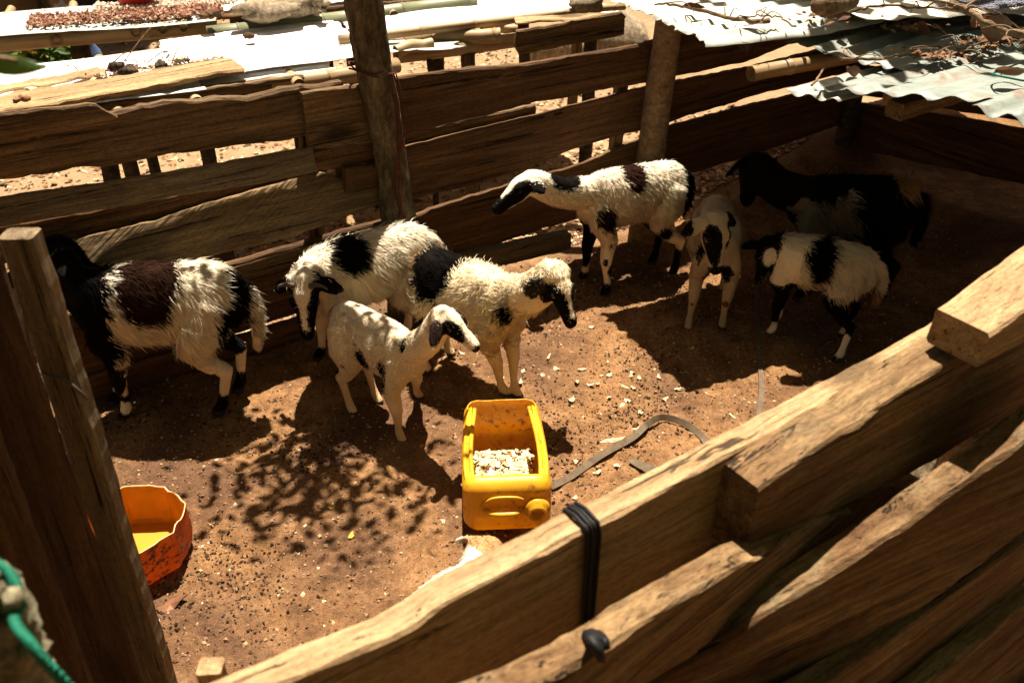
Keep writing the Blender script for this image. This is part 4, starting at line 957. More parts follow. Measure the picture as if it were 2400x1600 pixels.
    def colour(p):
        u = p / S; hl = (p - pln) @ hm.T / hs; N = len(p)
        wob = .28 * fbm(p, 26, seed, 2) + .16 * noise3(p, 70, seed + 9)
        c = np.tile(np.array(base, float), (N, 1)); c *= (1 + .1 * fbm(p, 14, seed + 3, 2))[:, None]
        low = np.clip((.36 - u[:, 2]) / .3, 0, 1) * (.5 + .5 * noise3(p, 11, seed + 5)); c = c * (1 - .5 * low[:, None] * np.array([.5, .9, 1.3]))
        nearh = (hl[:, 0] > -.06) & (np.abs(hl[:, 1]) < .2) & (np.abs(hl[:, 2]) < .16)
        for pt in patches:
            fr, ce, ra, colr = pt[:4]; soft = pt[4] if len(pt) > 4 else 1.0
            q = hl if fr == 'h' else u if fr == 'b' else u - np.array((hoofs[fr].x / S, hoofs[fr].y / S, 0)); d = (((q - np.array(ce)) / np.array(ra)) ** 2).sum(1) + wob * soft
            msk = d < 1
            if fr == 'h': msk &= nearh
            elif fr != 'b': msk &= u[:, 2] < .3
            c[msk] = np.array(colr) * (1 + .25 * wob[msk])[:, None]
        # muzzle skin and hooves
        msk = (((hl - np.array((.196, 0, -.033))) / np.array((.028, .03, .022))) ** 2).sum(1) < 1; c[msk] = (.014, .011, .01)
        c[(u[:, 2] < .024)] = (.05, .036, .026)
        return np.clip(c, 0, 1), hl, nearh
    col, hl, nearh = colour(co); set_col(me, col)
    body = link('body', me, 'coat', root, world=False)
    for s in (-1, 1):
        eb = MB(); n_ = 10; c = Hd(.058, s * .0475, .002); r_ = .0105 * hs; vs = []
        for i in range(1, 6):
            th = math.pi * i / 6
            vs += [c + r_ * (hx * math.sin(th) * math.cos(a) * 1.25 + hz * math.sin(th) * math.sin(a) + hy * math.cos(th) * .8) for a in [2 * math.pi * q / n_ for q in range(n_)]]
        eb.add(vs, [(i * n_ + j, i * n_ + (j + 1) % n_, (i + 1) * n_ + (j + 1) % n_, (i + 1) * n_ + j) for i in range(4) for j in range(n_)] + [tuple(range(n_)), tuple(4 * n_ + j for j in range(n_))])
        link('eye', eb.mesh('eye', True), 'eye_dark', body, world=False)
    if horns:
        for s in (-1, 1):
            hb = MB(); hb.tube(spline([Hd(.0, s * .03, .03), Hd(-.005, s * .052, .046), Hd(.0, s * .075, .042), Hd(.012, s * .088, .026)], 5), [(.0115 - .009 * i / 15) * hs for i in range(16)], 8); link('horn', hb.mesh('horn', True), 'horn', body, world=False)
    # fleece: locks of hair rooted on the skin
    me.calc_loop_triangles(); nt = len(me.loop_triangles); tri = np.empty(nt * 3, np.int32); me.loop_triangles.foreach_get('vertices', tri); tri = tri.reshape(-1, 3)
    A, B_, C_ = co[tri[:, 0]], co[tri[:, 1]], co[tri[:, 2]]; nrm = np.cross(B_ - A, C_ - A); ar = np.linalg.norm(nrm, axis=1) + 1e-12; nrm /= ar[:, None]
    zc = (A[:, 2] + B_[:, 2] + C_[:, 2]) / 3 / S
    wt = ar * np.where(zc < .2, .45, 1.0); cs = np.cumsum(wt); pick = np.searchsorted(cs, rng.random(n) * cs[-1]); pick = np.minimum(pick, nt - 1)
    r1, r2 = np.sqrt(rng.random(n)), rng.random(n); P0 = A[pick] * (1 - r1)[:, None] + B_[pick] * (r1 * (1 - r2))[:, None] + C_[pick] * (r1 * r2)[:, None]; N0 = nrm[pick]
    cl, h0, nh = colour(P0 + rng.normal(0, .0075, P0.shape)); u = P0 / S
    inhead = nh & (h0[:, 0] > -.03); facef = np.clip((h0[:, 0] + .05) / .05, 0, 1) * nh
    L = wool * S * np.clip((u[:, 2] - .17) / .14, .16, 1) * (1 - .86 * facef); L *= rng.uniform(.55, 1.2, n)
    L *= 1 - .45 * np.clip((u[:, 0] - .16) / .08, 0, 1) * (1 - facef)
    L = np.maximum(L, .0045); stray = rng.random(n) < .05; L = np.where(stray & (L > .012), L * 1.45, L)
    cb = np.tile(np.array(comb, float), (n, 1)) + .55 * shag * np.stack([noise3(P0, 22, seed + 20), noise3(P0, 22, seed + 21), noise3(P0, 22, seed + 22)], -1)
    inl = u[:, 2] < .22; cb[inl] = (0, 0, -1)
    cb[inhead] = np.array(hx) * 1.0 + rng.normal(0, .1, (int(inhead.sum()), 3))
    cb -= N0 * (cb * N0).sum(1)[:, None]; cb /= np.linalg.norm(cb, axis=1)[:, None] + 1e-9
    lift = np.where(inhead | inl, .1, .15) + .07 * shag * noise3(P0, 40, seed + 30)
    lift = np.where(stray, lift + .2, lift)
    D = N0 * lift[:, None] + cb * (1 - lift)[:, None] + rng.normal(0, .1, (n, 3)); D /= np.linalg.norm(D, axis=1)[:, None]
    T = P0 + D * L[:, None]; T[:, 2] -= .18 * L
    nc = 1000; ci = rng.integers(0, n, nc); cc = P0[ci]; near = np.empty(n, np.int64)
    for i in range(0, n, 3000): near[i:i + 3000] = ((P0[i:i + 3000, None, :] - cc[None]) ** 2).sum(2).argmin(1)
    ct = (T[ci] - cc)[near]; tgt = cc[near] + ct; cf = np.where(inhead | inl, .0, .26)[:, None]; T = T * (1 - cf) + (T * .35 + tgt * .65) * cf
    T = np.where((L < .008)[:, None], P0 + D * L[:, None], T)
    Md = P0 * .5 + T * .5 + N0 * (L * .09)[:, None]
    segs = [P0 - N0 * .002, Md, T]
    if curl:
        ph = rng.uniform(0, 6.28, nc)[near]; s1_ = np.cross(D, N0); s1_ /= np.linalg.norm(s1_, axis=1)[:, None] + 1e-9; cw = np.where(inhead | inl, 0, curl)[:, None]
        def off(t): return (s1_ * np.sin(ph + t * 7)[:, None] + N0 * np.cos(ph + t * 7)[:, None]) * cw
        segs = [P0 - N0 * .002] + [P0 + (T - P0) * t + off(t) * t ** .5 for t in (.3, .55, .8, 1.0)]
    sdv = np.cross(N0 + rng.normal(0, .35, (n, 3)), D); sdv /= np.linalg.norm(sdv, axis=1)[:, None] + 1e-9
    w0 = (np.where(inhead | inl, .0009, .00115) * rng.uniform(.7, 1.3, n))[:, None]; ks = len(segs); rows = []
    for i, sg in enumerate(segs[:-1]): f_ = 1 - .45 * i / (ks - 1); rows += [sg + sdv * w0 * f_, sg - sdv * w0 * f_]
    rows.append(segs[-1]); VV = np.stack(rows, 1); m_ = VV.shape[1]; base_i = (np.arange(n) * m_)[:, None]
    quads = np.concatenate([base_i + np.array([2 * i, 2 * i + 1, 2 * i + 3, 2 * i + 2]) for i in range(ks - 2)]); tris = base_i + np.array([2 * (ks - 2), 2 * (ks - 2) + 1, m_ - 1])
    fm = bpy.data.meshes.new('fleece'); nvt = n * m_; fm.vertices.add(nvt); fm.vertices.foreach_set('co', VV.reshape(-1))
    nl = quads.size + tris.size; fm.loops.add(nl); fm.loops.foreach_set('vertex_index', np.concatenate([quads.ravel(), tris.ravel()]).astype(np.int32))
    npo = len(quads) + len(tris); fm.polygons.add(npo); fm.polygons.foreach_set('loop_start', np.concatenate([np.arange(len(quads)) * 4, quads.size + np.arange(len(tris)) * 3]).astype(np.int32))
    fm.update(calc_edges=True); fm.polygons.foreach_set('use_smooth', [True] * npo)
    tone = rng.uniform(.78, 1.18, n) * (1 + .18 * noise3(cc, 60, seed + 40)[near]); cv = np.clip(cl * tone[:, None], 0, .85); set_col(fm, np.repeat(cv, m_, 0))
    nn_ = N0 * .8 + D * .25 + rng.normal(0, .17, (n, 3)); nn_ /= np.linalg.norm(nn_, axis=1)[:, None]
    fm.normals_split_custom_set_from_vertices(np.repeat(nn_, m_, 0).tolist())
    fl = link('fleece', fm, 'fleece', root, world=False); fl['kind'] = 'stuff'
    return root
def W2(px, py): g = G(px, py); return (g.x, g.y)
def feetp(**k): return {a: W2(*v) for a, v in k.items()}
def head_at(px, py, Y): return AY(px, py, Y)
B_, H_h = 'b', 'h'
sheep('black fronted sheep with white rump and dark brown saddle behind the left boards', (-1.075, 2.44), R(184), 1.0, AY(118, 588, 2.44), AY(20, 640, 2.38), [
    (B_, (-.235, .06, .34), (.06, .07, .1), BLACK), (B_, (.36, 0, .4), (.26, .4, .8), BLACK, .5), (B_, (.0, .07, .5), (.088, .2, .125), BROWN, .7), (B_, (-.245, 0, .44), (.05, .07, .07), BLACK),
    ('fl', (-.02, .0, .06), (.02, .05, .025), WHITE, .3), ('fr', (-.03, .0, .11), (.02, .06, .05), WHITE, .3),
    ('hl', (-.03, .0, .19), (.022, .05, .035), BLACK, .5), ('hl', (-.01, .0, .03), (.07, .06, .07), BLACK, .4), ('hr', (-.01, 0, .03), (.07, .06, .065), BLACK, .4), ('hr', (-.02, .0, .2), (.05, .05, .04), BLACK, .5)],
    feet=feetp(fl=(290, 985), hl=(510, 970), hr=(556, 918), fr=(262, 950)), wool=.032, shag=1.4, n=34000, seed=11, tail=.22, width=.92)
sheep('cream sheep with small dark horns and head lowered toward the camera', (-.485, 2.745), R(211), .9, AY(713, 668, 2.5), AY(716, 800, 2.43), [
    (B_, (.085, .05, .52), (.07, .12, .085), BLACK, .6), (B_, (-.22, .09, .36), (.06, .07, .14), BLACK), (H_h, (-.03, .055, .02), (.035, .03, .05), BLACK),
    (H_h, (.11, .049, -.01), (.115, .041, .075), BLACK, .3), (H_h, (.11, -.049, -.01), (.115, .041, .075), BLACK, .3), (H_h, (.19, 0, -.03), (.04, .05, .045), BLACK, .5),
    (H_h, (0, .1, -.02), (.04, .06, .08), BLACK), (H_h, (0, -.1, -.02), (.04, .06, .08), BLACK), (H_h, (-.04, 0, .05), (.06, .045, .05), WHITE, .4),
    ('fl', (0, 0, .06), (.08, .06, .13), BLACK, .3), ('fr', (0, 0, .02), (.07, .05, .05), BLACK, .3)],
    feet=feetp(fl=(795, 892), fr=(742, 845)), wool=.042, shag=1.5, n=30000, horns=True, seed=22, ear=(.1, -.75, .2), base=WHITE)
sheep('small white lamb with black spots standing nearest the yellow trough', (-.405, 2.385), R(-41), .75, AY(1046, 742, 2.22), AY(1127, 808, 2.15), [
    (B_, (.0, -.11, .36), (.04, .06, .05), BLACK), (B_, (.115, -.1, .33), (.03, .06, .075), BLACK, .7), (B_, (-.035, -.12, .425), (.014, .03, .016), BLACK, .3), (B_, (-.03, -.12, .455), (.009, .03, .01), BLACK, .3),
    (B_, (.2, -.06, .5), (.018, .04, .035), BLACK), (B_, (.25, -.08, .44), (.012, .03, .022), BLACK), (B_, (-.1, -.13, .3), (.01, .03, .01), BLACK, .2),
    (H_h, (.078, -.047, -.008), (.066, .04, .056), BLACK, .35), (H_h, (.078, .047, -.008), (.066, .04, .056), BLACK, .35), (H_h, (.03, -.05, -.05), (.045, .04, .03), BLACK), (H_h, (.0, -.1, -.04), (.06, .055, .08), (.034, .021, .016), .3), (H_h, (.0, .1, -.04), (.06, .055, .08), (.034, .021, .016), .3)],
    feet=feetp(hr=(830, 965), fr=(945, 1032), hl=(890, 940), fl=(985, 925)), wool=.011, shag=.6, n=26000, seed=33, base=(.78, .65, .45), ear=(.55, -.75, -.4), ear_len=.125, width=.86, neck_r=.82, tail=.12)
sheep('curly cream sheep with black saddle looking right behind the yellow trough', (-.135, 2.6), R(-36), .84, AY(1306, 652, 2.42), AY(1352, 764, 2.34), [
    (B_, (-.11, -.04, .5), (.1, .16, .135), BLACK, .6), (B_, (-.12, -.14, .27), (.06, .05, .05), BLACK), (B_, (-.03, .08, .54), (.12, .06, .05), BLACK), (B_, (-.25, 0, .36), (.07, .14, .14), TAN, 1.6),
    (B_, (-.26, .05, .3), (.06, .1, .16), BLACK), (B_, (.215, -.07, .41), (.03, .05, .05), BLACK), (H_h, (.105, -.047, -.015), (.105, .044, .068), BLACK, .3), (H_h, (.105, .047, -.015), (.105, .044, .068), BLACK, .3),
    (H_h, (.15, 0, -.06), (.07, .05, .03), BLACK, .4), (H_h, (.19, 0, -.035), (.035, .05, .045), BLACK, .4), (H_h, (0, -.1, -.03), (.05, .045, .08), (.03, .024, .02)), (H_h, (0, .1, -.03), (.05, .03, .08), (.03, .024, .02))],
    base=(.8, .65, .42), feet=feetp(fr=(1188, 932), fl=(1216, 938)), wool=.036, curl=.0055, shag=2.0, n=26000, seed=44, ear=(-.45, -.9, .1), ear_len=.095)
sheep('white sheep with brown saddle stretching its neck along the back fence', (.452, 3.345), R(200), .92, AY(1236, 424, 3.15), AY(1148, 484, 3.1), [
    (B_, (.31, .02, .545), (.09, .12, .06), BLACK, .6), (B_, (.01, .04, .52), (.05, .12, .085), BROWN, .6), (B_, (.145, .1, .355), (.042, .06, .055), BROWN, .9), (B_, (-.26, .0, .4), (.05, .12, .15), BLACK), (B_, (-.13, .11, .24), (.035, .05, .045), BLACK, .4),
    (H_h, (.12, .045, -.02), (.09, .04, .045), BLACK, .5), (H_h, (.12, -.045, -.02), (.09, .04, .045), BLACK, .5), (H_h, (.17, 0, -.03), (.045, .06, .05), BLACK, .4), (H_h, (.045, .05, .0), (.055, .036, .045), BLACK, .4), (H_h, (.045, -.05, .0), (.055, .036, .045), BLACK, .4), (H_h, (0, .1, -.03), (.05, .06, .08), BLACK, .4), (H_h, (0, -.1, -.03), (.05, .06, .08), BLACK, .4),
    ('fr', (0, 0, .2), (.07, .06, .13), BLACK, .3), ('fr', (0, 0, .02), (.06, .05, .035), BLACK, .3), ('fl', (-.02, .02, .24), (.02, .03, .022), BLACK, .3), ('fl', (.0, .015, .165), (.018, .03, .028), BLACK, .3), ('fl', (-.035, .0, .12), (.02, .03, .03), BLACK, .3), ('fl', (0, 0, .02), (.06, .05, .05), BLACK, .4), ('hl', (0, 0, .06), (.08, .05, .085), BLACK, .4), ('hr', (0, 0, .1), (.1, .06, .2), BLACK, .4)],
    feet=feetp(fr=(1360, 652), fl=(1415, 688), hl=(1575, 637)), wool=.024, shag=1.1, n=28000, seed=55, ear=(-.35, -.5, .3), ear_len=.08, neck_r=.85, width=.88)
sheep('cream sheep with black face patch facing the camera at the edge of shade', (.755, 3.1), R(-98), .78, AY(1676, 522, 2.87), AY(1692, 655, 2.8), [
    (B_, (.23, .0, .28), (.08, .08, .085), BLACK), (B_, (.2, -.1, .42), (.05, .04, .07), BLACK), (H_h, (.09, -.03, .02), (.09, .034, .06), BLACK, .5), (H_h, (.07, .055, .01), (.07, .022, .05), BLACK, .5), (H_h, (.19, 0, -.03), (.03, .05, .045), BLACK, .4), (H_h, (0, .1, -.02), (.05, .05, .08), BLACK, .5), (H_h, (.0, -.12, -.03), (.05, .04, .08), BLACK, .9), ('fl', (0, 0, .135), (.03, .03, .018), (.16, .05, .03), .3), ('fr', (0, 0, .135), (.03, .03, .018), (.16, .05, .03), .3)],
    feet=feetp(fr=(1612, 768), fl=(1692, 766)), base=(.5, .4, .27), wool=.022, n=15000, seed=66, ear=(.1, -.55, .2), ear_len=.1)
sheep('white sheep with black middle patch and dark belly standing in shade', (1.06, 2.88), R(155), .74, AY(1798, 582, 2.93), AY(1775, 665, 2.86), [
    (B_, (.0, 0, .2), (.5, .3, .12), BLACK, .7), (B_, (-.01, .06, .46), (.065, .13, .11), BLACK, .6), (B_, (.3, 0, .44), (.13, .2, .3), BLACK, .6), (B_, (-.16, .1, .25), (.1, .08, .09), BLACK, .5), ('hl', (-.02, 0, .08), (.06, .05, .08), WHITE, .3), (B_, (-.28, 0, .27), (.05, .05, .07), TAN, .5), (H_h, (.05, .03, .03), (.05, .035, .05), WHITE), ('hl', (0, 0, .01), (.06, .05, .028), BLACK, .3), ('fl', (0, 0, .05), (.06, .05, .02), WHITE, .3)],
    feet=feetp(hl=(1955, 850)), wool=.036, shag=1.6, n=20000, seed=77)
sheep('big black sheep with mottled shoulder and raised head in deep shade', (1.24, 3.17), R(176), .93, AY(1772, 385, 3.12), AY(1748, 455, 3.25), [
    (B_, (.12, .12, .38), (.12, .08, .1), (.2, .17, .125), 3.0), (B_, (-.2, .0, .53), (.055, .14, .075), TAN, .6), (B_, (.02, .1, .5), (.02, .04, .03), (.4, .36, .27), 2.5)],
    base=BLACK, wool=.04, shag=1.5, n=16000, seed=88, ear=(-.4, -.9, .1), ear_len=.09)
sheep('white lamb with tan head feeding beside the trough, mostly behind the foreground fence', (-.15, 1.36), R(50), .655, AY(1140, 1283, 1.53), AY(1198, 1318, 1.62), [
    (H_h, (.08, 0, -.02), (.16, .1, .1), TAN, .4), (B_, (.27, 0, .5), (.07, .12, .12), TAN, .6)], base=(.78, .72, .6), wool=.02, n=12000, seed=110, ear_len=.07, neckmid=(-.07, 1.46, .3))

# ------------------------------------------------------------------ yellow jerrycan trough
def rounded_box(L, W, H, r, step=.012):
    """surface grid of a box L (y) x W (x) x H (z) with rounded edges, bottom on z = 0; returns verts, quads"""
    vs, fs, seen = [], [], {}
    def key(p): return tuple(round(c, 5) for c in p)
    def vert(p):
        h = Vector((W / 2, L / 2, H / 2)); inner = Vector([max(-(h[i] - r), min(h[i] - r, p[i])) for i in range(3)]); d = p - inner
        q = inner + (d.normalized() * r if d.length > 1e-9 else Vector())
        k = key(p)
        if k not in seen: seen[k] = len(vs); vs.append(q + Vector((0, 0, H / 2)))
        return seen[k]
    h = (W / 2, L / 2, H / 2)
    for ax in range(3):
        a, c = [i for i in range(3) if i != ax]; na, nc_ = max(6, round(2 * h[a] / step)), max(6, round(2 * h[c] / step))
        for sg in (-1, 1):
            for i in range(na):
                for j in range(nc_):
                    q = []
                    for di, dj in ((0, 0), (1, 0), (1, 1), (0, 1)):
                        p = [0, 0, 0]; p[ax] = sg * h[ax]; p[a] = -h[a] + 2 * h[a] * (i + di) / na; p[c] = -h[c] + 2 * h[c] * (j + dj) / nc_; q.append(vert(Vector(p)))
                    flip = (sg > 0) != (ax == 1); fs.append(tuple(q if flip else q[::-1]))
    return vs, fs
jc = empty('jerrycan_trough', (-.022, 2.055, .01), R(3)); tag(jc, 'yellow plastic jerrycan lying on its side, cut open as a feed trough', 'trough')
JL, JW, JH = .40, .235, .18
vs, fs = rounded_box(JL, JW, JH, .04, .01); keep = []
for q in fs:
    c = sum((vs[i] for i in q), Vector()) / 4
    hole = c.z > JH * .83 and -JL / 2 + .04 < c.y < JL / 2 + .1 and abs(c.x) < JW / 2 - .022 - .006 * n1(c.y * 30, 3)
    if c.y > JL / 2 - .05 and c.z > JH * .83: hole = c.z > JH * (.93 + .03 * n1(c.x * 22, 4))
    if not hole: keep.append(q)
nvs = []
for p in vs:   # moulded ribs and a slightly caved side
    q = p.copy(); rib = .0025 * math.sin(p.z / JH * 2 * math.pi * 4)
    if abs(p.x) > JW / 2 - .02 and .03 < p.z < JH - .01: q.x += math.copysign(rib, p.x)
    if p.y > JL / 2 - .02: q.y += .003 * math.sin(p.z / JH * 9)
    q.x *= 1 - .1 * max(0, p.y / (JL / 2)) * (p.z / JH); nvs.append(q)
b = MB(); b.add(nvs, keep); me = b.mesh('shell', True); o = link('shell', me, 'yellow_plastic', jc, world=False); md = o.modifiers.new('wall', 'SOLIDIFY'); md.thickness = .0035; md.offset = -1
for s in (-1, 1):
    for k, (dx, dz) in enumerate(((.008, .0), (.024, .008))):
        b = MB(); b.tube(spline([(s * (JW / 2 - dx - .004), -JL / 2 + .04, JH * .9 + dz), (s * (JW / 2 - dx), -JL / 4, JH * .93 + dz), (s * (JW / 2 - dx - .002), 0, JH * .93 + dz), (s * (JW / 2 - dx - .014), JL / 2 - .06, JH * .92 + dz)], 8), .0062, 8); link('rim_rib', b.mesh('rim_rib', True), 'yellow_plastic', jc, world=False)
yf = -JL / 2 - .002
b = MB(); b.tube(spline([(-.062, yf + .012, .092), (-.055, yf - .005, .094), (-.03, yf - .016, .095), (.015, yf - .016, .095), (.035, yf - .004, .095), (.042, yf + .012, .096)], 6), [(.0085, .007)] * 31, 10); link('handle', b.mesh('handle', True), 'yellow_plastic', jc, world=False)
b = MB(); b.tube(spline([(-.07, yf + .001, .1), (-.062, yf - .001, .122), (-.035, yf - .001, .138), (.02, yf - .001, .138), (.042, yf - .001, .13)], 6), .004, 8); link('handle_recess_rim', b.mesh('handle_recess_rim', True), 'yellow_plastic', jc, world=False)
b = MB(); n = 26; vs = []; prof = [(.012, -.004), (.034, -.004), (.034, -.016), (.028, -.018), (.026, -.034), (.019, -.034), (.018, -.002)]
for r_, d in prof: vs += [(.078 + r_ * math.cos(2 * math.pi * k / n), yf + .006 + d, .098 + r_ * math.sin(2 * math.pi * k / n)) for k in range(n)]
b.add(vs, [(i * n + k, (i + 1) * n + k, (i + 1) * n + (k + 1) % n, i * n + (k + 1) % n) for i in range(len(prof) - 1) for k in range(n)]); spo = link('spout', b.mesh('spout', True), 'yellow_plastic', jc, world=False)
b = MB(); b.add([(.078 + .0185 * math.cos(2 * math.pi * k / n), yf - .004, .098 + .0185 * math.sin(2 * math.pi * k / n)) for k in range(n)], [tuple(range(n))]); link('spout_membrane', b.mesh('spout_membrane'), 'cut_edge', spo, world=False)
def f(rng):
    a, d = rng.uniform(-.085, .085), rng.uniform(-.15, .14); c, s = math.cos(R(3)), math.sin(R(3)); return (-.022 + a * c - d * s, 2.055 + a * s + d * c, .018 + rng.uniform(0, .012))
scatter('feed', 2400, f, .0075, [(.75, .66, .36), (.72, .62, .33), (.68, .57, .3), (.6, .5, .25), (.2, .1, .05), (.05, .025, .015)], seed=21, flat=.3, label='pale chopped feed on the floor of the yellow trough', cat='feed')

# ------------------------------------------------------------------ orange container
oc = empty('cut_container', (-.985, 1.775, .018), R(24)); tag(oc, 'orange plastic container cut down to a bowl, half hidden by the left boards', 'container')
n = 48; vs = []; Hh = .125; R0 = .135
def rad(a):
    m = 8; s = 2 * math.pi / m; t = (a % s) - s / 2; return R0 * (math.cos(s / 2) / math.cos(t)) * .95 + R0 * .05
rows = [(0, .0, .93), (1, .012, 1.0), (2, .04, 1.0), (3, .07, 1.0), (4, .1, .99), (5, Hh, .985)]
b = MB(); vs = []
for i, z, k in rows:
    for j in range(n):
        a = 2 * math.pi * j / n; rr = rad(a) * k + (-.005 if i == 1 and j % 6 < 2 else 0); vs.append((rr * math.cos(a) * 1.08, rr * math.sin(a), z + (.008 * n1(a * 3.0, 6) + .004 * n1(a * 11, 7) if i == 5 else 0)))
b.add(vs, [(i * n + j, i * n + (j + 1) % n, (i + 1) * n + (j + 1) % n, (i + 1) * n + j) for i in range(5) for j in range(n)] + [tuple(range(n - 1, -1, -1))])
o = link('shell', b.mesh('shell', False), ['orange_plastic', 'orange_plastic_lit'], oc, world=False); md = o.modifiers.new('wall', 'SOLIDIFY'); md.thickness = .003; md.offset = -1; md.material_offset = 1
top = vs[5 * n:6 * n]; b = MB(); b.tube([Vector(p) for p in top] + [Vector(top[0]), Vector(top[1])], .0015, 6, cap=False); link('cut_rim', b.mesh('cut_rim', True), 'cut_edge', oc, world=False)

# ------------------------------------------------------------------ straps on the floor
def gpt(x, y, dz): g = G(x, y); return Vector((g.x, g.y, gz(g.x, g.y) + dz))
up = lambda t: Vector((0, -.75, 1)) if t < .5 else Vector((0, -1, .5))
tag(ribbon([gpt(1290, 1146, .012), gpt(1340, 1118, .014), gpt(1410, 1078, .016), gpt(1480, 1038, .016), gpt(1515, 1002, .018), gpt(1550, 984, .016), gpt(1600, 992, .014), gpt(1640, 1020, .01), gpt(1665, 1055, .008)], .021, .003, up).build('strap', 'strap', None, False), 'brown flat strap running from the yellow trough in a curve', 'strap')
tag(ribbon([gpt(1560, 1112, .008), gpt(1510, 1095, .01), gpt(1478, 1088, .012), gpt(1500, 1105, .012), gpt(1560, 1125, .008), gpt(1600, 1140, .006)], .014, .003, lambda t: Vector((0, -.5, 1))).build('strap', 'strap', None, False), 'folded end of brown strap against the foreground fence', 'strap')
tag(ribbon([gpt(1768, 640, .05), gpt(1774, 740, .012), gpt(1778, 830, .012), gpt(1784, 905, .01), gpt(1780, 960, .01), gpt(1770, 1010, .01)], .018, .003, lambda t: Vector((.3, 0, 1))).build('strap', 'strap', None, False), 'brown tether strap lying straight across the floor in shade', 'strap')

# ------------------------------------------------------------------ scraps on the pen floor
def flake(name, x, y, L, Wd, yaw, seed, mat='pale_peel', curl=.5):
    b = MB(); vs = []; n = 9
    for k in range(n):
        a = 2 * math.pi * k / n; r_ = 1 + .45 * n1(k * 1.7, seed); vs.append((L / 2 * r_ * math.cos(a), Wd / 2 * r_ * math.sin(a), curl * Wd * .35 * (math.cos(a * 2) + n1(k, seed + 3))))
    vs.append((0, 0, 0)); m = len(vs); vs += [(x_, y_, z_ - .003) for x_, y_, z_ in vs]
    fs = [(k, (k + 1) % n, n) for k in range(n)] + [(m + (k + 1) % n, m + k, m + n) for k in range(n)] + [(k, m + k, m + (k + 1) % n, (k + 1) % n) for k in range(n)]
    b.add(vs, fs); o = b.build(name, mat); g = gpt(x, y, .006); o.location = g; o.rotation_euler = (.25 * n1(seed, 1), .25 * n1(seed, 2), yaw); return o
o = flake('peel_scrap', 1432, 1037, .07, .016, .1, 7, curl=.4); tag(o, 'longest pale peel scrap lying beside the curved strap', 'scrap')
o = flake('peel_scrap', 1496, 1001, .04, .012, .2, 8); tag(o, 'pale slivered scrap just left of the strap bend', 'scrap')
pts = [(1227, 874), (1272, 881), (1285, 843), (1304, 864), (1365, 869), (1351, 900), (1382, 904), (1401, 900), (1427, 880), (1483, 871), (1499, 885), (1544, 881), (1465, 907), (1485, 911), (1471, 936), (1459, 950), (1427, 933), (1501, 966), (1220, 904), (1175, 895), (1082, 826), (1387, 762), (1350, 1087), (1416, 1063), (1458, 953), (1398, 1110), (1445, 1100), (1500, 966), (1718, 976), (1348, 1164), (1478, 880), (1590, 905), (1410, 880), (1340, 940), (1620, 815), (1560, 930)]
for k, (x, y) in enumerate(pts):
    rng = random.Random(k + 50); o = flake('peel_scrap', x, y, rng.uniform(.014, .032), rng.uniform(.009, .018), rng.uniform(0, 6), k + 60)
    tag(o, 'small pale peel scrap among those strewn on the sunlit pen floor', 'scrap', 'pale peel scraps on the pen floor')
for k, (x, y, lab) in enumerate(((778, 1185, 'small yellow green leaf on the floor left of the trough'), (822, 1252, 'yellow leaf on the floor between trough and orange container'), (720, 1100, 'tiny yellow leaf in the dappled shadow'))):
    tag(flake('yellow_leaf', x, y, .022, .014, k * 1.3, 150 + k, 'yellow_rag', .2), lab, 'leaf')
for k, (x, y, L, lab) in enumerate(((400, 1420, .08, 'brown leaf curled below the orange container'), (1395, 672, .03, 'reddish scrap behind the curly sheep head'), (1650, 818, .03, 'brown scrap on the shaded floor below the camera facing sheep'))):
    tag(flake('brown_scrap', x, y, L, L * .5, .5, 170 + k, 'dry_leaf', .5), lab, 'scrap')
def inpen(rng):
    x, y = rng.uniform(-1.6, 1.9), rng.uniform(.95, 4.2)
    a = -.54 * x + .84 * y
    if a > 2.84 or a < .8: return None
    return x, y
def f(rng):
    p = inpen(rng)
    if p is None: return None
    return (p[0], p[1], None)
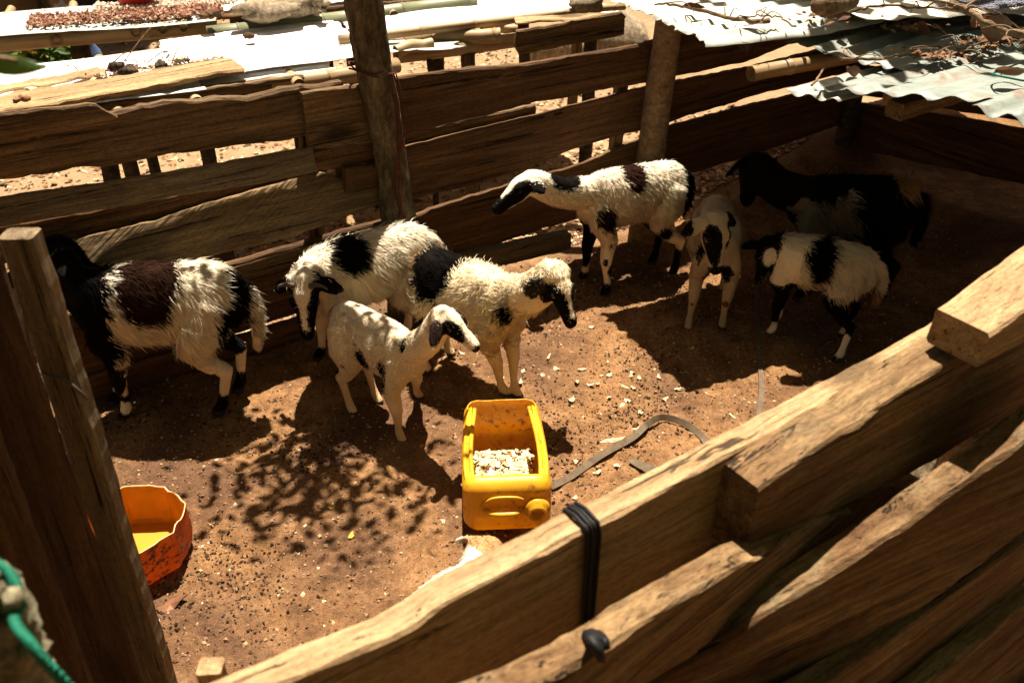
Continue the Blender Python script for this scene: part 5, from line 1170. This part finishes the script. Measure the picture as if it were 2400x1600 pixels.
scatter('dirt_crumbs', 26000, f, .0036, [(.2, .11, .055), (.28, .17, .09), (.12, .06, .035), (.34, .22, .12)], seed=31, flat=.8, label='loose dirt crumbs all over the pen floor', cat='dirt')
cl_ = [(random.Random(i).uniform(-1.3, 1.3), random.Random(i + 99).uniform(1.3, 3.3)) for i in range(46)]
def f(rng):
    c = cl_[rng.integers(len(cl_))]; x, y = c[0] + rng.normal(0, .09), c[1] + rng.normal(0, .07); a = -.54 * x + .84 * y
    if a > 2.82 or a < .82: return None
    return (x, y, None)
scatter('droppings', 6500, f, .0031, [(.05, .028, .018), (.08, .043, .025), (.028, .018, .013)], seed=33, flat=.9, label='dark sheep droppings in patches on the pen floor', cat='droppings')
def f(rng):
    x, y = rng.uniform(-1.2, 1.0), rng.uniform(1.3, 3.0); a = -.54 * x + .84 * y
    if a > 2.8 or a < .84: return None
    return (x, y, None)
scatter('chaff', 600, f, .004, [(.45, .34, .2), (.36, .25, .13), (.42, .33, .22)], seed=35, flat=.3, label='tiny pale chaff flecks over the pen floor', cat='chaff')
def f(rng):
    x = rng.uniform(-4.5, 3.5); y = 2.2 + 6.3 * rng.random() ** 1.7; a = -.54 * x + .84 * y
    if a < 2.9: return None
    return (x, y, None)
def f(rng): k = rng.integers(5); c = ((2200, 128, 1.03), (2290, 100, 1.04), (2150, 60, 1.05), (1960, 35, 1.07), (2340, 90, 1.05))[k]; p = G(c[0] + rng.normal(0, 45), c[1] + rng.normal(0, 7), c[2]); return tuple(p)
scatter('roof_litter', 320, f, .01, [(.14, .07, .035), (.2, .11, .055), (.09, .05, .03)], seed=39, flat=.3, label='dry leaf bits and twigs gathered on the roof sheets', cat='leaf litter')
def f(rng):
    q = rng.uniform(-3.6, 3.6); a = 2.9 + 4.5 * rng.random() ** 2.2; return (.842 * q - .54 * a, .54 * q + .842 * a, None)
scatter('leaf_litter', 42000, f, .0115, [(.45, .32, .18), (.3, .17, .085), (.5, .38, .24), (.15, .075, .04), (.09, .05, .028)], seed=37, flat=.3, label='dry leaf litter covering the yard behind the fence', cat='leaf litter')
